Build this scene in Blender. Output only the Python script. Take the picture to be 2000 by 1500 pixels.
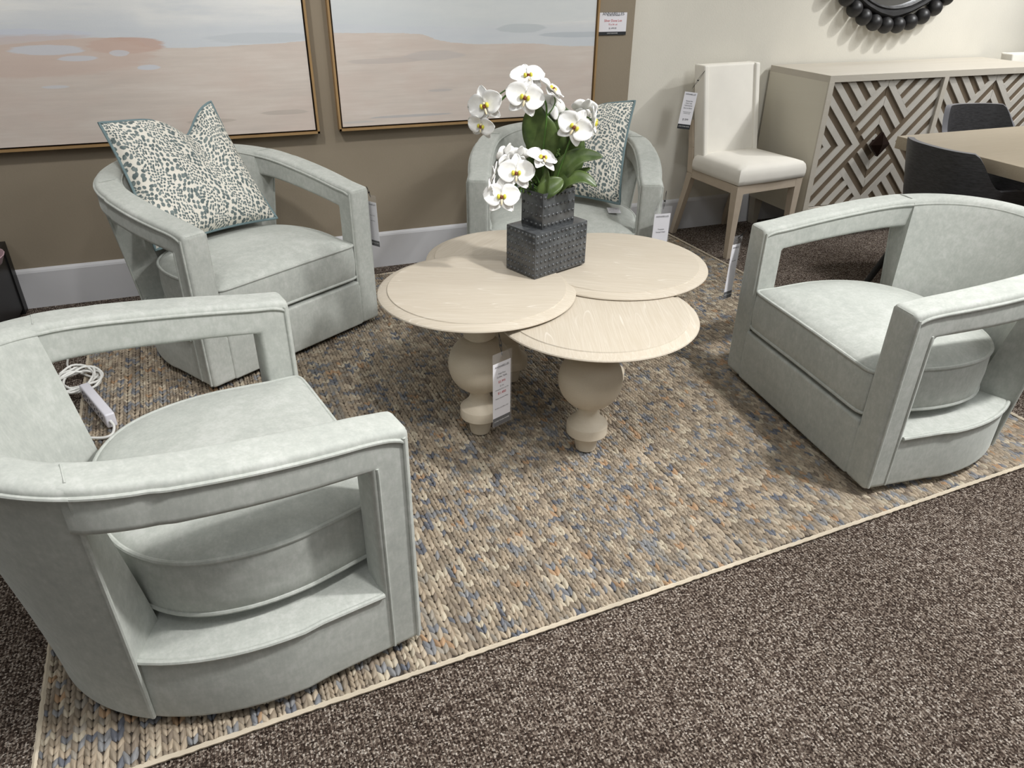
import bpy, bmesh, math, random
import numpy as np
from mathutils import Vector, Matrix, Quaternion
PI = math.pi
random.seed(7)
for _o in list(bpy.data.objects):
    bpy.data.objects.remove(_o)
SC = bpy.context.scene
COL = SC.collection
def srgb(r, g, b, a=1.0):
    f = lambda c: (c/255/12.92) if c/255 <= 0.04045 else ((c/255+0.055)/1.055)**2.4
    return (f(r), f(g), f(b), a)

# ------------------------------------------------------------------ camera
CAM_H = 1.28
PITCH, ROLL, YAW, FPX = map(float, (math.radians(29.80044866), math.radians(0.72324687), math.radians(68.76940586), 1437.122))
fw = Vector((math.cos(PITCH)*math.cos(YAW), math.cos(PITCH)*math.sin(YAW), -math.sin(PITCH)))
rt = Vector((math.sin(YAW), -math.cos(YAW), 0))
up = rt.cross(fw)
rt2 = rt*math.cos(ROLL)+up*math.sin(ROLL)
up2 = -rt*math.sin(ROLL)+up*math.cos(ROLL)
cam_d = bpy.data.cameras.new('camera')
cam = bpy.data.objects.new('camera', cam_d)
COL.objects.link(cam)
M = Matrix((rt2, up2, -fw)).transposed().to_4x4()
M.translation = Vector((0, 0, CAM_H))
cam.matrix_world = M
cam_d.sensor_width = 36
cam_d.lens = FPX/2000*36
cam_d.clip_start = 0.02
SC.camera = cam

# ------------------------------------------------------------------ world, lights, exposure
w = bpy.data.worlds.new('world'); SC.world = w; w.use_nodes = True
w.node_tree.nodes['Background'].inputs[0].default_value = (0.9, 0.95, 1.0, 1)
w.node_tree.nodes['Background'].inputs[1].default_value = 0.3
SC.view_settings.view_transform = 'Standard'
SC.view_settings.look = 'None'
SC.view_settings.exposure = 0.42
SC.view_settings.gamma = 1.0
SC.view_settings.use_curve_mapping = False
CEIL = 2.75
def area(name, loc, sx, sy, power, color=(0.97, 0.99, 1.0), rot=(0, 0, 0)):
    l = bpy.data.lights.new(name, 'AREA'); l.shape = 'RECTANGLE'; l.size = sx; l.size_y = sy
    l.energy = power; l.color = color
    o = bpy.data.objects.new(name, l); o.location = loc; o.rotation_euler = rot; COL.objects.link(o)
def spot(name, loc, target, power, angle=70, color=(1, 0.99, 0.97), rad=0.05, blend=0.6):
    l = bpy.data.lights.new(name, 'SPOT'); l.energy = power; l.spot_size = math.radians(angle)
    l.spot_blend = blend; l.color = color; l.shadow_soft_size = rad
    o = bpy.data.objects.new(name, l); o.location = loc
    o.rotation_euler = (Vector(target)-Vector(loc)).to_track_quat('-Z', 'Y').to_euler(); COL.objects.link(o)
for i, (x, y, p) in enumerate([(-0.1, 0.2, 12), (2.6, 0.1, 28), (0.9, 2.4, 5), (4.4, 1.7, 48), (-1.9, 1.2, 9), (2.4, -1.9, 15), (-0.6, -2.0, 15)]):
    area('ceiling_panel_light', (x, y, CEIL-0.03), 0.6, 1.2, p)
spot('track_spot_light', (4.35, 2.35, 2.6), (3.3, 3.4, 1.1), 75, 80, rad=0.035)
spot('track_spot_light', (2.1, 0.5, 2.65), (1.0, 1.0, 0.0), 195, 78, rad=0.08)
spot('track_spot_light', (0.55, 0.45, 2.65), (0.05, 1.35, 0.5), 78, 62, rad=0.08)
spot('track_spot_light', (-0.45, 1.75, 2.65), (-0.45, 3.35, 1.30), 70, 76, rad=0.08)
spot('track_spot_light', (1.1, 1.75, 2.65), (1.05, 3.35, 1.35), 42, 68, rad=0.08)

# ------------------------------------------------------------------ node helpers
class NT:
    def __init__(s, name):
        s.m = bpy.data.materials.new(name); s.m.use_nodes = True
        s.t = s.m.node_tree; s.n = s.t.nodes; s.l = s.t.links
        s.b = s.n['Principled BSDF']
    def node(s, typ, ins=None, **kw):
        nd = s.n.new(typ)
        for k, v in kw.items(): setattr(nd, k, v)
        for k, v in (ins or {}).items():
            if isinstance(v, bpy.types.NodeSocket): s.l.new(v, nd.inputs[k])
            else: nd.inputs[k].default_value = v
        return nd
    def link(s, a, b): s.l.new(a, b)
    def math(s, op, a, b=0.0, c=None, clamp=False):
        ins = {0: a, 1: b}
        if c is not None: ins[2] = c
        return s.node('ShaderNodeMath', ins, operation=op, use_clamp=clamp).outputs[0]
    def ramp(s, fac, stops, interp='LINEAR'):
        r = s.n.new('ShaderNodeValToRGB'); cr = r.color_ramp; cr.interpolation = interp
        while len(cr.elements) < len(stops): cr.elements.new(0.5)
        for e, (p, c) in zip(cr.elements, stops): e.position = p; e.color = c
        s.l.new(fac, r.inputs[0]); return r.outputs[0]
    def mix(s, f, a, b, blend='MIX'):
        m = s.n.new('ShaderNodeMix'); m.data_type = 'RGBA'; m.blend_type = blend
        for k, v in ((0, f), (6, a), (7, b)):
            if isinstance(v, bpy.types.NodeSocket): s.l.new(v, m.inputs[k])
            else: m.inputs[k].default_value = v
        return m.outputs[2]
    def coord(s, scale=(1, 1, 1), rot=(0, 0, 0), loc=(0, 0, 0), src='Object'):
        tc = s.node('ShaderNodeTexCoord')
        return s.node('ShaderNodeMapping', {0: tc.outputs[src], 1: loc, 2: rot, 3: scale}).outputs[0]
    def noise(s, vec, scale, detail=3, rough=0.5, dist=0.0):
        return s.node('ShaderNodeTexNoise', {'Vector': vec, 'Scale': scale, 'Detail': detail, 'Roughness': rough, 'Distortion': dist}).outputs
    def bump(s, h, strength=0.3, dist=0.01):
        b = s.node('ShaderNodeBump', {'Height': h, 'Strength': strength, 'Distance': dist})
        s.l.new(b.outputs[0], s.b.inputs['Normal'])
def plain(name, col, rough=0.6, metal=0.0, spec=None, **kw):
    t = NT(name)
    v = t.noise(t.coord(), 9.0, 4)[0]
    d = kw.get('var', 0.06)
    c2 = tuple(max(0, x*(1-d)) for x in col[:3])+(1,)
    c1 = tuple(min(1, x*(1+d)) for x in col[:3])+(1,)
    t.link(t.ramp(v, [(0.3, c2), (0.7, c1)]), t.b.inputs['Base Color'])
    t.b.inputs['Roughness'].default_value = rough
    t.b.inputs['Metallic'].default_value = metal
    if spec is not None: t.b.inputs['Specular IOR Level'].default_value = spec
    return t.m

def mat_velvet():
    t = NT('sage_velvet')
    c = t.coord()
    a = t.noise(c, 5.0, 3, 0.6)[0]
    b = t.noise(c, 42.0, 5, 0.72)[0]
    d = t.noise(t.coord((160, 160, 60)), 1.0, 2)[0]
    f = t.math('ADD', t.math('MULTIPLY', a, 0.4), t.math('MULTIPLY', b, 0.6))
    f = t.math('ADD', f, t.math('MULTIPLY', t.math('SUBTRACT', d, 0.5), 0.25))
    t.link(t.ramp(f, [(0.34, srgb(164, 167, 162)), (0.5, srgb(175, 178, 172)), (0.64, srgb(187, 189, 184))]), t.b.inputs['Base Color'])
    t.b.inputs['Roughness'].default_value = 0.85
    t.b.inputs['Specular IOR Level'].default_value = 0.15
    t.b.inputs['Sheen Weight'].default_value = 0.35
    t.b.inputs['Sheen Roughness'].default_value = 0.45
    t.b.inputs['Sheen Tint'].default_value = srgb(228, 234, 230)
    t.bump(t.math('ADD', t.math('MULTIPLY', a, 0.5), t.math('MULTIPLY', d, 0.04)), 0.25, 0.008)
    return t.m
VELVET = mat_velvet()
def mat_velvet_dark():
    return plain('under_chair_black', srgb(22, 22, 22), 0.8)
BLACKBASE = mat_velvet_dark()

def mat_wood(name, light, mid, white, rot=0.0, sx=1.0, whiteamt=0.5, rough=0.5):
    t = NT(name)
    c = t.coord((1, 1, 1), (0, 0, rot))
    st = t.node('ShaderNodeMapping', {0: c, 3: (0.42*sx, 6.0*sx, 6.0*sx)}).outputs[0]
    n1 = t.noise(st, 2.2, 1.5, 0.45, 0.15)[0]
    rings = t.math('FRACT', t.math('MULTIPLY', n1, 20.0))
    line = t.ramp(rings, [(0.0, (1, 1, 1, 1)), (0.10, (0.15, 0.15, 0.15, 1)), (0.5, (0, 0, 0, 1)), (0.92, (0, 0, 0, 1)), (1.0, (1, 1, 1, 1))])
    fine = t.noise(t.node('ShaderNodeMapping', {0: c, 3: (7*sx, 190*sx, 190*sx)}).outputs[0], 1.0, 3, 0.7)[0]
    fine_r = t.ramp(fine, [(0.42, (0, 0, 0, 1)), (0.72, (1, 1, 1, 1))])
    brk = t.ramp(t.noise(t.node('ShaderNodeMapping', {0: c, 3: (2.6*sx, 26*sx, 26*sx)}).outputs[0], 1.0, 2)[0], [(0.36, (0, 0, 0, 1)), (0.62, (1, 1, 1, 1))])
    base = t.mix(t.noise(st, 1.3, 2)[0], mid, light)
    m1 = t.math('MULTIPLY', t.math('MULTIPLY', line, brk), whiteamt, clamp=True)
    m2 = t.math('MULTIPLY', fine_r, 0.5*whiteamt)
    base = t.mix(t.math('MAXIMUM', m1, m2), base, white)
    t.link(base, t.b.inputs['Base Color'])
    t.b.inputs['Roughness'].default_value = rough
    t.b.inputs['Specular IOR Level'].default_value = 0.3
    t.bump(fine, 0.08, 0.002)
    return t.m
TABLEW = [mat_wood('cerused_oak_a', srgb(188, 178, 162), srgb(178, 167, 150), srgb(216, 210, 200), 0.35, 1, 0.6),
          mat_wood('cerused_oak_b', srgb(188, 178, 162), srgb(178, 167, 150), srgb(216, 210, 200), 0.55, 1, 0.6),
          mat_wood('cerused_oak_c', srgb(188, 178, 162), srgb(178, 167, 150), srgb(216, 210, 200), 1.9, 1, 0.6),
          mat_wood('cerused_oak_d', srgb(188, 178, 162), srgb(178, 167, 150), srgb(216, 210, 200), -0.7, 1, 0.6)]
LEGW = mat_wood('cerused_oak_turned', srgb(208, 197, 178), srgb(195, 183, 164), srgb(222, 214, 200), 1.2, 2.0, 0.4)
SBW = mat_wood('washed_sideboard_wood', srgb(200, 194, 182), srgb(184, 176, 163), srgb(216, 210, 200), 0.0, 1.4, 0.3)
SBSIDE = mat_wood('washed_side_wood', srgb(216, 211, 197), srgb(206, 200, 185), srgb(224, 219, 207), PI/2, 1.0, 0.2)
INLAY = mat_wood('whitewashed_slat_wood', srgb(200, 196, 188), srgb(184, 178, 168), srgb(216, 212, 205), 0.8, 2.0, 0.3)
RECESS = plain('brown_recessed_wood', srgb(104, 90, 73), 0.7, var=0.18)
CHAIRW = mat_wood('driftwood_leg', srgb(197, 183, 165), srgb(182, 167, 149), srgb(210, 198, 182), 0.9, 3.0, 0.3)
DINEW = mat_wood('oak_tabletop', srgb(176, 163, 142), srgb(160, 146, 125), srgb(192, 181, 162), 0.0, 1.0, 0.4)
IVORY = plain('ivory_linen', srgb(234, 230, 221), 0.85, var=0.03, spec=0.2)
CHARCOAL = NT('charcoal_cerused_shell')
_f = CHARCOAL.noise(CHARCOAL.coord((40, 40, 260)), 1.0, 4, 0.7)[0]
CHARCOAL.link(CHARCOAL.ramp(_f, [(0.35, srgb(38, 37, 38)), (0.7, srgb(66, 65, 67))]), CHARCOAL.b.inputs['Base Color'])
CHARCOAL.b.inputs['Roughness'].default_value = 0.5
CHARCOAL = CHARCOAL.m
CHEDGE = plain('grey_ply_edge', srgb(104, 104, 109), 0.45)
BLKMETAL = plain('black_metal', srgb(20, 20, 21), 0.45)
BLKPAD = plain('black_leather_pad', srgb(38, 37, 39), 0.5)
BRONZE = plain('dark_bronze', srgb(52, 36, 30), 0.35, 0.7)
WHITEPL = plain('white_plastic', srgb(225, 224, 232), 0.35, var=0.02)
CORDW = plain('white_cord', srgb(226, 226, 222), 0.45, var=0.02)
BBWHITE = plain('white_trim_paint', srgb(203, 203, 206), 0.45, var=0.02)
TAG_PAPER = plain('tag_paper', srgb(228, 227, 232), 0.6, var=0.01)
TAG_INK = plain('tag_ink', srgb(60, 62, 70), 0.7, var=0.01)
TAG_RED = plain('red_marker', srgb(190, 30, 45), 0.7, var=0.01)
TAG_BAND = plain('tag_black_band', srgb(40, 42, 46), 0.5, var=0.02)
TAG_WHITE = plain('tag_white_ink', srgb(225, 225, 225), 0.6, var=0.01)
STRING = plain('black_string', srgb(18, 18, 18), 0.7)
def mat_clear():
    t = NT('clear_sleeve')
    t.b.inputs['Base Color'].default_value = (0.9, 0.9, 0.93, 1)
    t.b.inputs['Roughness'].default_value = 0.12
    tr = t.node('ShaderNodeBsdfTransparent')
    mx = t.node('ShaderNodeMixShader', {0: 0.06, 1: tr.outputs[0], 2: t.b.outputs[0]})
    t.link(mx.outputs[0], t.n['Material Output'].inputs[0])
    return t.m
CLEAR = mat_clear()

# ------------------------------------------------------------------ object helpers
def me_obj(name, verts, faces, mat, parent=None, smooth=False, sharp=None, mats=None, fmats=None):
    me = bpy.data.meshes.new(name); me.from_pydata([tuple(v) for v in verts], [], [tuple(f) for f in faces])
    bm = bmesh.new(); bm.from_mesh(me)
    bmesh.ops.recalc_face_normals(bm, faces=bm.faces); bm.to_mesh(me); bm.free()
    for m_ in (mats or [mat]): me.materials.append(m_)
    if fmats: me.polygons.foreach_set('material_index', fmats)
    if smooth: me.polygons.foreach_set('use_smooth', [True]*len(me.polygons))
    if smooth and sharp: me.set_sharp_from_angle(angle=math.radians(sharp))
    o = bpy.data.objects.new(name, me); COL.objects.link(o)
    if parent: o.parent = parent
    return o
def bevel(o, width, segs=2, angle=40, skip=()):
    bm = bmesh.new(); bm.from_mesh(o.data)
    ed = [e for e in bm.edges if len(e.link_faces) == 2 and e.calc_face_angle(0) > math.radians(angle) and not (e.verts[0].index in skip and e.verts[1].index in skip)]
    if ed: bmesh.ops.bevel(bm, geom=ed, offset=width, segments=segs, profile=0.6, affect='EDGES', clamp_overlap=True)
    bm.to_mesh(o.data); bm.free()
    o.data.polygons.foreach_set('use_smooth', [True]*len(o.data.polygons))
    o.data.set_sharp_from_angle(angle=math.radians(50))
    return o
class MB:
    def __init__(s): s.v = []; s.f = []; s.mi = []
    def add(s, vs, fs, mi=0):
        b = len(s.v); s.v += [Vector(v) for v in vs]; s.f += [tuple(i+b for i in f) for f in fs]; s.mi += [mi]*len(fs); return s
    def box(s, c, d, rz=0.0, mi=0, R=None):
        hx, hy, hz = d[0]/2, d[1]/2, d[2]/2
        R = R or Matrix.Rotation(rz, 3, 'Z')
        vs = [Vector(c)+R@Vector((x*hx, y*hy, z*hz)) for x in (-1, 1) for y in (-1, 1) for z in (-1, 1)]
        return s.add(vs, [(0, 1, 3, 2), (4, 6, 7, 5), (0, 4, 5, 1), (2, 3, 7, 6), (0, 2, 6, 4), (1, 5, 7, 3)], mi)
    def tube(s, pts, r, n=8, mi=0, closed=False, caps=True):
        pts = [Vector(p) for p in pts]; m = len(pts); rs = r if isinstance(r, (list, tuple)) else [r]*m
        rings = []; prev = None
        for i, p in enumerate(pts):
            a = pts[(i-1) % m] if (closed or i > 0) else p; b = pts[(i+1) % m] if (closed or i < m-1) else p
            t = (b-a)
            t = t.normalized() if t.length > 1e-9 else Vector((0, 0, 1))
            if prev is None: u = t.orthogonal().normalized()
            else:
                u = prev-t*prev.dot(t); u = u.normalized() if u.length > 1e-6 else t.orthogonal().normalized()
            prev = u; vv = t.cross(u)
            rings.append([p+(u*math.cos(2*PI*k/n)+vv*math.sin(2*PI*k/n))*rs[i] for k in range(n)])
        vs = [v for rg in rings for v in rg]; fs = []
        for i in range(m if closed else m-1):
            j = (i+1) % m
            for k in range(n): fs.append((i*n+k, i*n+(k+1) % n, j*n+(k+1) % n, j*n+k))
        if caps and not closed: fs += [tuple(range(n)), tuple((m-1)*n+k for k in range(n))]
        return s.add(vs, fs, mi)
    def prism(s, outline, z0, z1, mi=0):
        n = len(outline); vs = [(x, y, z0) for x, y in outline]+[(x, y, z1) for x, y in outline]
        return s.add(vs, [tuple(range(n)), tuple(range(n, 2*n))]+[(i, (i+1) % n, (i+1) % n+n, i+n) for i in range(n)], mi)
    def bar(s, p, q, a, b, a2=None, b2=None, mi=0, side=None):
        """tapered rectangular bar from p to q, section a x b -> a2 x b2"""
        p, q = Vector(p), Vector(q); a2 = a2 or a; b2 = b2 or b
        t = (q-p).normalized(); x = Vector(side) if side else Vector((1, 0, 0)); x = (x-t*x.dot(t)).normalized(); y = t.cross(x)
        vs = [c+x*sx*aa/2+y*sy*bb/2 for c, aa, bb in ((p, a, b), (q, a2, b2)) for sx, sy in ((-1, -1), (1, -1), (1, 1), (-1, 1))]
        return s.add(vs, [(0, 1, 2, 3), (4, 5, 6, 7), (0, 1, 5, 4), (1, 2, 6, 5), (2, 3, 7, 6), (3, 0, 4, 7)], mi)
    def lathe(s, prof, c=(0, 0, 0), n=32, mi=0, M_=None):
        vs = []; fs = []; c = Vector(c)
        for r, z in prof:
            for k in range(n):
                p = Vector((r*math.cos(2*PI*k/n), r*math.sin(2*PI*k/n), z)); vs.append(c+(M_@p if M_ else p))
        for i in range(len(prof)-1):
            for k in range(n): fs.append((i*n+k, i*n+(k+1) % n, (i+1)*n+(k+1) % n, (i+1)*n+k))
        fs += [tuple(range(n)), tuple((len(prof)-1)*n+k for k in range(n))]
        return s.add(vs, fs, mi)
    def sphere(s, c, r, n=12, m=8, mi=0, sc=(1, 1, 1)):
        prof = [(max(1e-4, r*math.sin(PI*i/m)), -r*math.cos(PI*i/m)) for i in range(m+1)]
        return s.lathe(prof, c, n, mi, Matrix.Diagonal(Vector(sc)))
    def build(s, name, mat, parent=None, smooth=True, sharp=40, mats=None):
        return me_obj(name, s.v, s.f, mat, parent, smooth, sharp, mats, s.mi if mats else None)
def thing(name, label, cat, loc=(0, 0, 0), rz=0.0, group=None):
    o = bpy.data.objects.new(name, None); COL.objects.link(o); o.location = loc; o.rotation_euler = (0, 0, rz)
    o.empty_display_size = 0.1
    return tag(o, label, cat, group)
def tag(o, label, cat, group=None):
    o['label'] = label; o['category'] = cat
    if group: o['group'] = group
    return o
def struct(o): o['kind'] = 'structure'; return o
def copy_tree(o, parent=None):
    c = o.copy(); COL.objects.link(c)
    if parent: c.parent = parent
    for ch in list(o.children): copy_tree(ch, c)
    return c
def catmull(pts, sub=8, closed=False):
    pts = [Vector(p) for p in pts]; n = len(pts); out = []
    for i in range(n if closed else n-1):
        p0 = pts[(i-1) % n] if (closed or i > 0) else pts[0]; p1 = pts[i]; p2 = pts[(i+1) % n]
        p3 = pts[(i+2) % n] if (closed or i < n-2) else pts[-1]
        for k in range(sub):
            t = k/sub
            out.append(0.5*((2*p1)+(-p0+p2)*t+(2*p0-5*p1+4*p2-p3)*t*t+(-p0+3*p1-3*p2+p3)*t**3))
    if not closed: out.append(pts[-1])
    return out

# ================================================================== THE ROOM
WY = 3.373          # taupe wall face
WY2 = 3.41          # cream wall face
CX = 1.90           # where taupe meets cream
def mat_carpet():
    t = NT('loop_carpet')
    c = t.coord()
    v = t.node('ShaderNodeTexVoronoi', {'Vector': c, 'Scale': 290.0})
    cell = t.node('ShaderNodeSeparateColor', {0: v.outputs['Color']}).outputs[0]
    big = t.noise(c, 2.2, 3)[0]
    f = t.math('ADD', t.math('MULTIPLY', cell, 0.85), t.math('MULTIPLY', big, 0.15))
    col = t.ramp(f, [(0.0, srgb(38, 30, 26)), (0.3, srgb(70, 58, 51)), (0.55, srgb(106, 93, 84)), (0.78, srgb(152, 139, 127)), (1.0, srgb(208, 199, 189))])
    sp = t.node('ShaderNodeSeparateXYZ', {0: c})
    rib = t.math('SINE', t.math('MULTIPLY', sp.outputs[0], 2*PI/0.0072))
    ribf = t.math('ADD', t.math('MULTIPLY', rib, 0.22), 0.78)
    col = t.mix(1.0, col, t.node('ShaderNodeCombineColor', {0: ribf, 1: ribf, 2: ribf}).outputs[0], 'MULTIPLY')
    t.link(col, t.b.inputs['Base Color'])
    t.b.inputs['Roughness'].default_value = 0.95
    t.b.inputs['Specular IOR Level'].default_value = 0.1
    h = t.math('ADD', t.math('MULTIPLY', v.outputs['Distance'], -1.0), t.math('MULTIPLY', rib, 0.25))
    t.bump(h, 0.8, 0.004)
    return t.m
def mat_wall(name, col, tex=0.2):
    t = NT(name)
    c = t.coord()
    n = t.noise(c, 3.0, 4)[0]
    lo = tuple(x*0.955 for x in col[:3])+(1,); hi = tuple(min(1, x*1.035) for x in col[:3])+(1,)
    t.link(t.ramp(n, [(0.3, lo), (0.7, hi)]), t.b.inputs['Base Color'])
    t.b.inputs['Roughness'].default_value = 0.8
    t.b.inputs['Specular IOR Level'].default_value = 0.2
    t.bump(t.noise(c, 130.0, 3, 0.6)[0], tex, 0.003)
    return t.m
X0, X1, Y0 = -3.4, 7.2, -3.8
def room_box(name, c, d, mat):
    return struct(MB().box(c, d).build(name, mat, smooth=False))
room_box('floor', ((X0+X1)/2, (Y0+WY2)/2, -0.05), (X1-X0+0.4, WY2-Y0+0.6, 0.1), mat_carpet())
TAUPE = mat_wall('taupe_wall_paint', srgb(146, 135, 118))
CREAM = mat_wall('cream_wall_paint', srgb(216, 212, 201))
FARW = mat_wall('far_wall_paint', srgb(176, 174, 168))
room_box('wall_back', ((X0+CX)/2, WY+0.1, CEIL/2), (CX-X0, 0.2, CEIL), TAUPE)
room_box('wall_right_back', ((CX+X1)/2, WY2+0.1, CEIL/2), (X1-CX, 0.2, CEIL), CREAM)
room_box('wall_left', (X0-0.05, (Y0+WY2)/2, CEIL/2), (0.1, WY2-Y0, CEIL), FARW)
room_box('wall_right', (X1+0.05, (Y0+WY2)/2, CEIL/2), (0.1, WY2-Y0, CEIL), FARW)
room_box('wall_front', ((X0+X1)/2, Y0-0.05, CEIL/2), (X1-X0, 0.1, CEIL), FARW)
room_box('ceiling', ((X0+X1)/2, (Y0+WY2)/2, CEIL+0.05), (X1-X0+0.2, WY2-Y0+0.4, 0.1), mat_wall('ceiling_tile', srgb(224, 222, 216)))
def baseboard(name, xa, xb, y):
    prof = [(0, 0), (-0.014, 0), (-0.014, 0.152), (-0.011, 0.160), (-0.004, 0.166), (0, 0.168)]
    vs = [(x, y+a, b) for x in (xa, xb) for a, b in prof]; n = len(prof)
    fs = [(i, (i+1) % n, (i+1) % n+n, i+n) for i in range(n)]+[tuple(range(n)), tuple(range(n, 2*n))]
    struct(me_obj(name, vs, fs, BBWHITE))
baseboard('baseboard_back', X0, CX, WY)
baseboard('baseboard_right_back', CX, X1, WY2)

# ================================================================== RUG
def build_rug():
    rug = thing('woven_area_rug', 'chunky braided wool area rug in tan, grey and slate blue under the four armchairs', 'rug', (-0.502, 0.985, 0), 0.0475)
    LX, LY = 2.80, 2.20
    base = MB().box((LX/2, LY/2, 0.003), (LX, LY, 0.006)).build('backing', plain('shaded_rug_backing', srgb(58, 50, 43), 0.95, var=0.15), rug, smooth=False)  # backing colour darkened to put shade into the gaps between braids
    rng = np.random.default_rng(3)
    pal = np.array([srgb(*c)[:3] for c in [(154, 142, 126), (142, 132, 118), (166, 155, 139), (132, 122, 109), (120, 110, 99), (112, 115, 121), (98, 102, 112), (128, 130, 134), (176, 168, 152), (158, 132, 106), (140, 135, 127)]])
    pw = np.array([.19, .16, .16, .12, .08, .05, .035, .06, .08, .03, .06]); pw /= pw.sum()
    # one leaf: outline along y (0..1), half width, convex
    ys = np.array([0, .12, .35, .62, .85, 1.0]); hw = np.array([.12, .62, 1.0, .92, .55, .08]); ht = np.array([.25, .75, 1.0, .95, .7, .3])
    tv = []
    for y_, w_, h_ in zip(ys, hw, ht):
        for k, (xx, hh) in enumerate(((-1, 0), (-.5, .8), (0.1, 1), (.6, .75), (1, 0))):
            tv.append((xx*w_, y_, hh*h_))
    tv = np.array(tv); nv = len(tv)
    tf = []
    for i in range(len(ys)-1):
        for k in range(4):
            a = i*5+k; tf.append((a, a+1, a+6, a+5))
    tf = np.array(tf)
    P = []; 
    x = 0.012
    while x < LX-0.018:
        cwid = rng.uniform(0.017, 0.026)
        step0 = cwid*rng.uniform(0.72, 0.88)
        y = -0.01+rng.uniform(0, 0.02)
        big_col = pal[rng.choice(len(pal), p=pw)]
        while y < LY-0.012:
            step = step0*rng.uniform(0.85, 1.2)
            c1 = pal[rng.choice(len(pal), p=pw)] if rng.random() < .75 else big_col
            for sgn in (-1, 1):
                c = c1 if rng.random() < .8 else pal[rng.choice(len(pal), p=pw)]
                P.append((x, y, sgn, cwid*rng.uniform(.92, 1.1), step*rng.uniform(1.55, 1.95), rng.uniform(.0050, .0078), *(c*rng.uniform(.90, 1.17)*np.array([1.03, 1.0, 0.96]))))
            y += step
        x += cwid*0.97
    P = np.array(P); N = len(P)
    # leaf local: rooted low at the centre line, leaning outward going up
    ang = np.radians(rng.uniform(15, 24, N))*P[:, 2]
    L = P[:, 4]; W = P[:, 3]*0.275
    lx = tv[None, :, 0]*W[:, None]; ly = tv[None, :, 1]*L[:, None]
    gx = P[:, 0, None]+P[:, 2, None]*P[:, 3, None]*0.10+lx*np.cos(ang)[:, None]+ly*np.sin(ang)[:, None]*0.75
    gy = P[:, 1, None]-lx*np.sin(ang)[:, None]+ly*np.cos(ang)[:, None]
    gz = 0.0046+tv[None, :, 2]*P[:, 5, None]+(1-tv[None, :, 1])*0.0028
    gx = np.clip(gx, 0.002, LX-0.002); gy = np.clip(gy, 0.002, LY-0.002)
    co = np.stack([gx, gy, gz], -1).reshape(-1, 3)
    fc = (tf[None]+(np.arange(N)*nv)[:, None, None]).reshape(-1, 4)
    me = bpy.data.meshes.new('braided_weave')
    me.vertices.add(len(co)); me.vertices.foreach_set('co', co.ravel())
    me.loops.add(fc.size); me.loops.foreach_set('vertex_index', fc.ravel().astype(np.int32))
    me.polygons.add(len(fc)); me.polygons.foreach_set('loop_start', np.arange(0, fc.size, 4, dtype=np.int32))
    me.update(calc_edges=True)
    me.polygons.foreach_set('use_smooth', np.ones(len(fc), bool))
    ca = me.color_attributes.new('yarn', 'FLOAT_COLOR', 'POINT')
    cols = np.ones((N, nv, 4)); cols[:, :, :3] = P[:, None, 6:9]
    ca.data.foreach_set('color', cols.ravel())
    t = NT('wool_yarn')
    at = t.node('ShaderNodeAttribute', attribute_name='yarn').outputs['Color']
    fib = t.noise(t.coord((700, 60, 60)), 1.0, 2)[0]
    t.link(t.mix(1.0, at, t.ramp(fib, [(0.3, (0.80, 0.80, 0.80, 1)), (0.7, (1.08, 1.08, 1.08, 1))]), 'MULTIPLY'), t.b.inputs['Base Color'])
    t.b.inputs['Roughness'].default_value = 0.6
    t.b.inputs['Specular IOR Level'].default_value = 0.35
    me.materials.append(t.m)
    o = bpy.data.objects.new('braided_weave', me); COL.objects.link(o); o.parent = rug
    b = MB(); rr = random.Random(5)
    pts = []
    for (xa, ya), (xb, yb) in (((0, 0), (LX, 0)), ((LX, 0), (LX, LY)), ((LX, LY), (0, LY)), ((0, LY), (0, 0))):
        n = int(math.hypot(xb-xa, yb-ya)/0.012)
        for i in range(n): pts.append((xa+(xb-xa)*i/n+rr.uniform(-.0008, .0008), ya+(yb-ya)*i/n+rr.uniform(-.0008, .0008), 0.0075))
    b.tube(pts, [0.0048 if i % 2 else 0.0060 for i in range(len(pts))], 6, closed=True)
    b.build('edge_binding', plain('cream_edge_yarn', srgb(196, 184, 164), 0.8, var=0.12), rug)
    return rug
build_rug()

# ================================================================== ARMCHAIRS
W2 = 0.374; PW = 0.083; PD = 0.080; Z0 = 0.034; HF = 0.558; HS = 0.196
def sup(a, b, c0, ang, e=0.94):
    cx = math.cos(ang); sx = math.sin(ang)
    return (a*math.copysign(abs(cx)**e, cx), c0-b*abs(sx)**e)
def top_outer(t):   # t in [-1,1] across the back
    return sup(0.378, 0.335, -0.40, math.radians(90-70*t))
def top_inner(t):
    return sup(0.294, 0.278, -0.40, math.radians(90-65*t))
def base_outer(t):
    return sup(0.38, 0.45, -0.205, math.radians(90-47*t))
def base_inner(t):
    return sup(0.30, 0.35, -0.20, math.radians(90-42*t))
def ztop(v): return HF-0.132*min(0, v)
def lerp2(a, b, k): return (a[0]+(b[0]-a[0])*k, a[1]+(b[1]-a[1])*k)
ZM = 0.65
def shell_pt(t, z, outer=True):
    zt = ztop(top_outer(t)[1])
    k = max(0, min(1, (z-Z0)/(zt-Z0)))**1.25 if outer else max(0, min(1, (z-0.19)/(zt-0.19)))**1.15
    return lerp2(base_outer(t), top_outer(t), k) if outer else lerp2(base_inner(t), top_inner(t), k)
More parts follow.
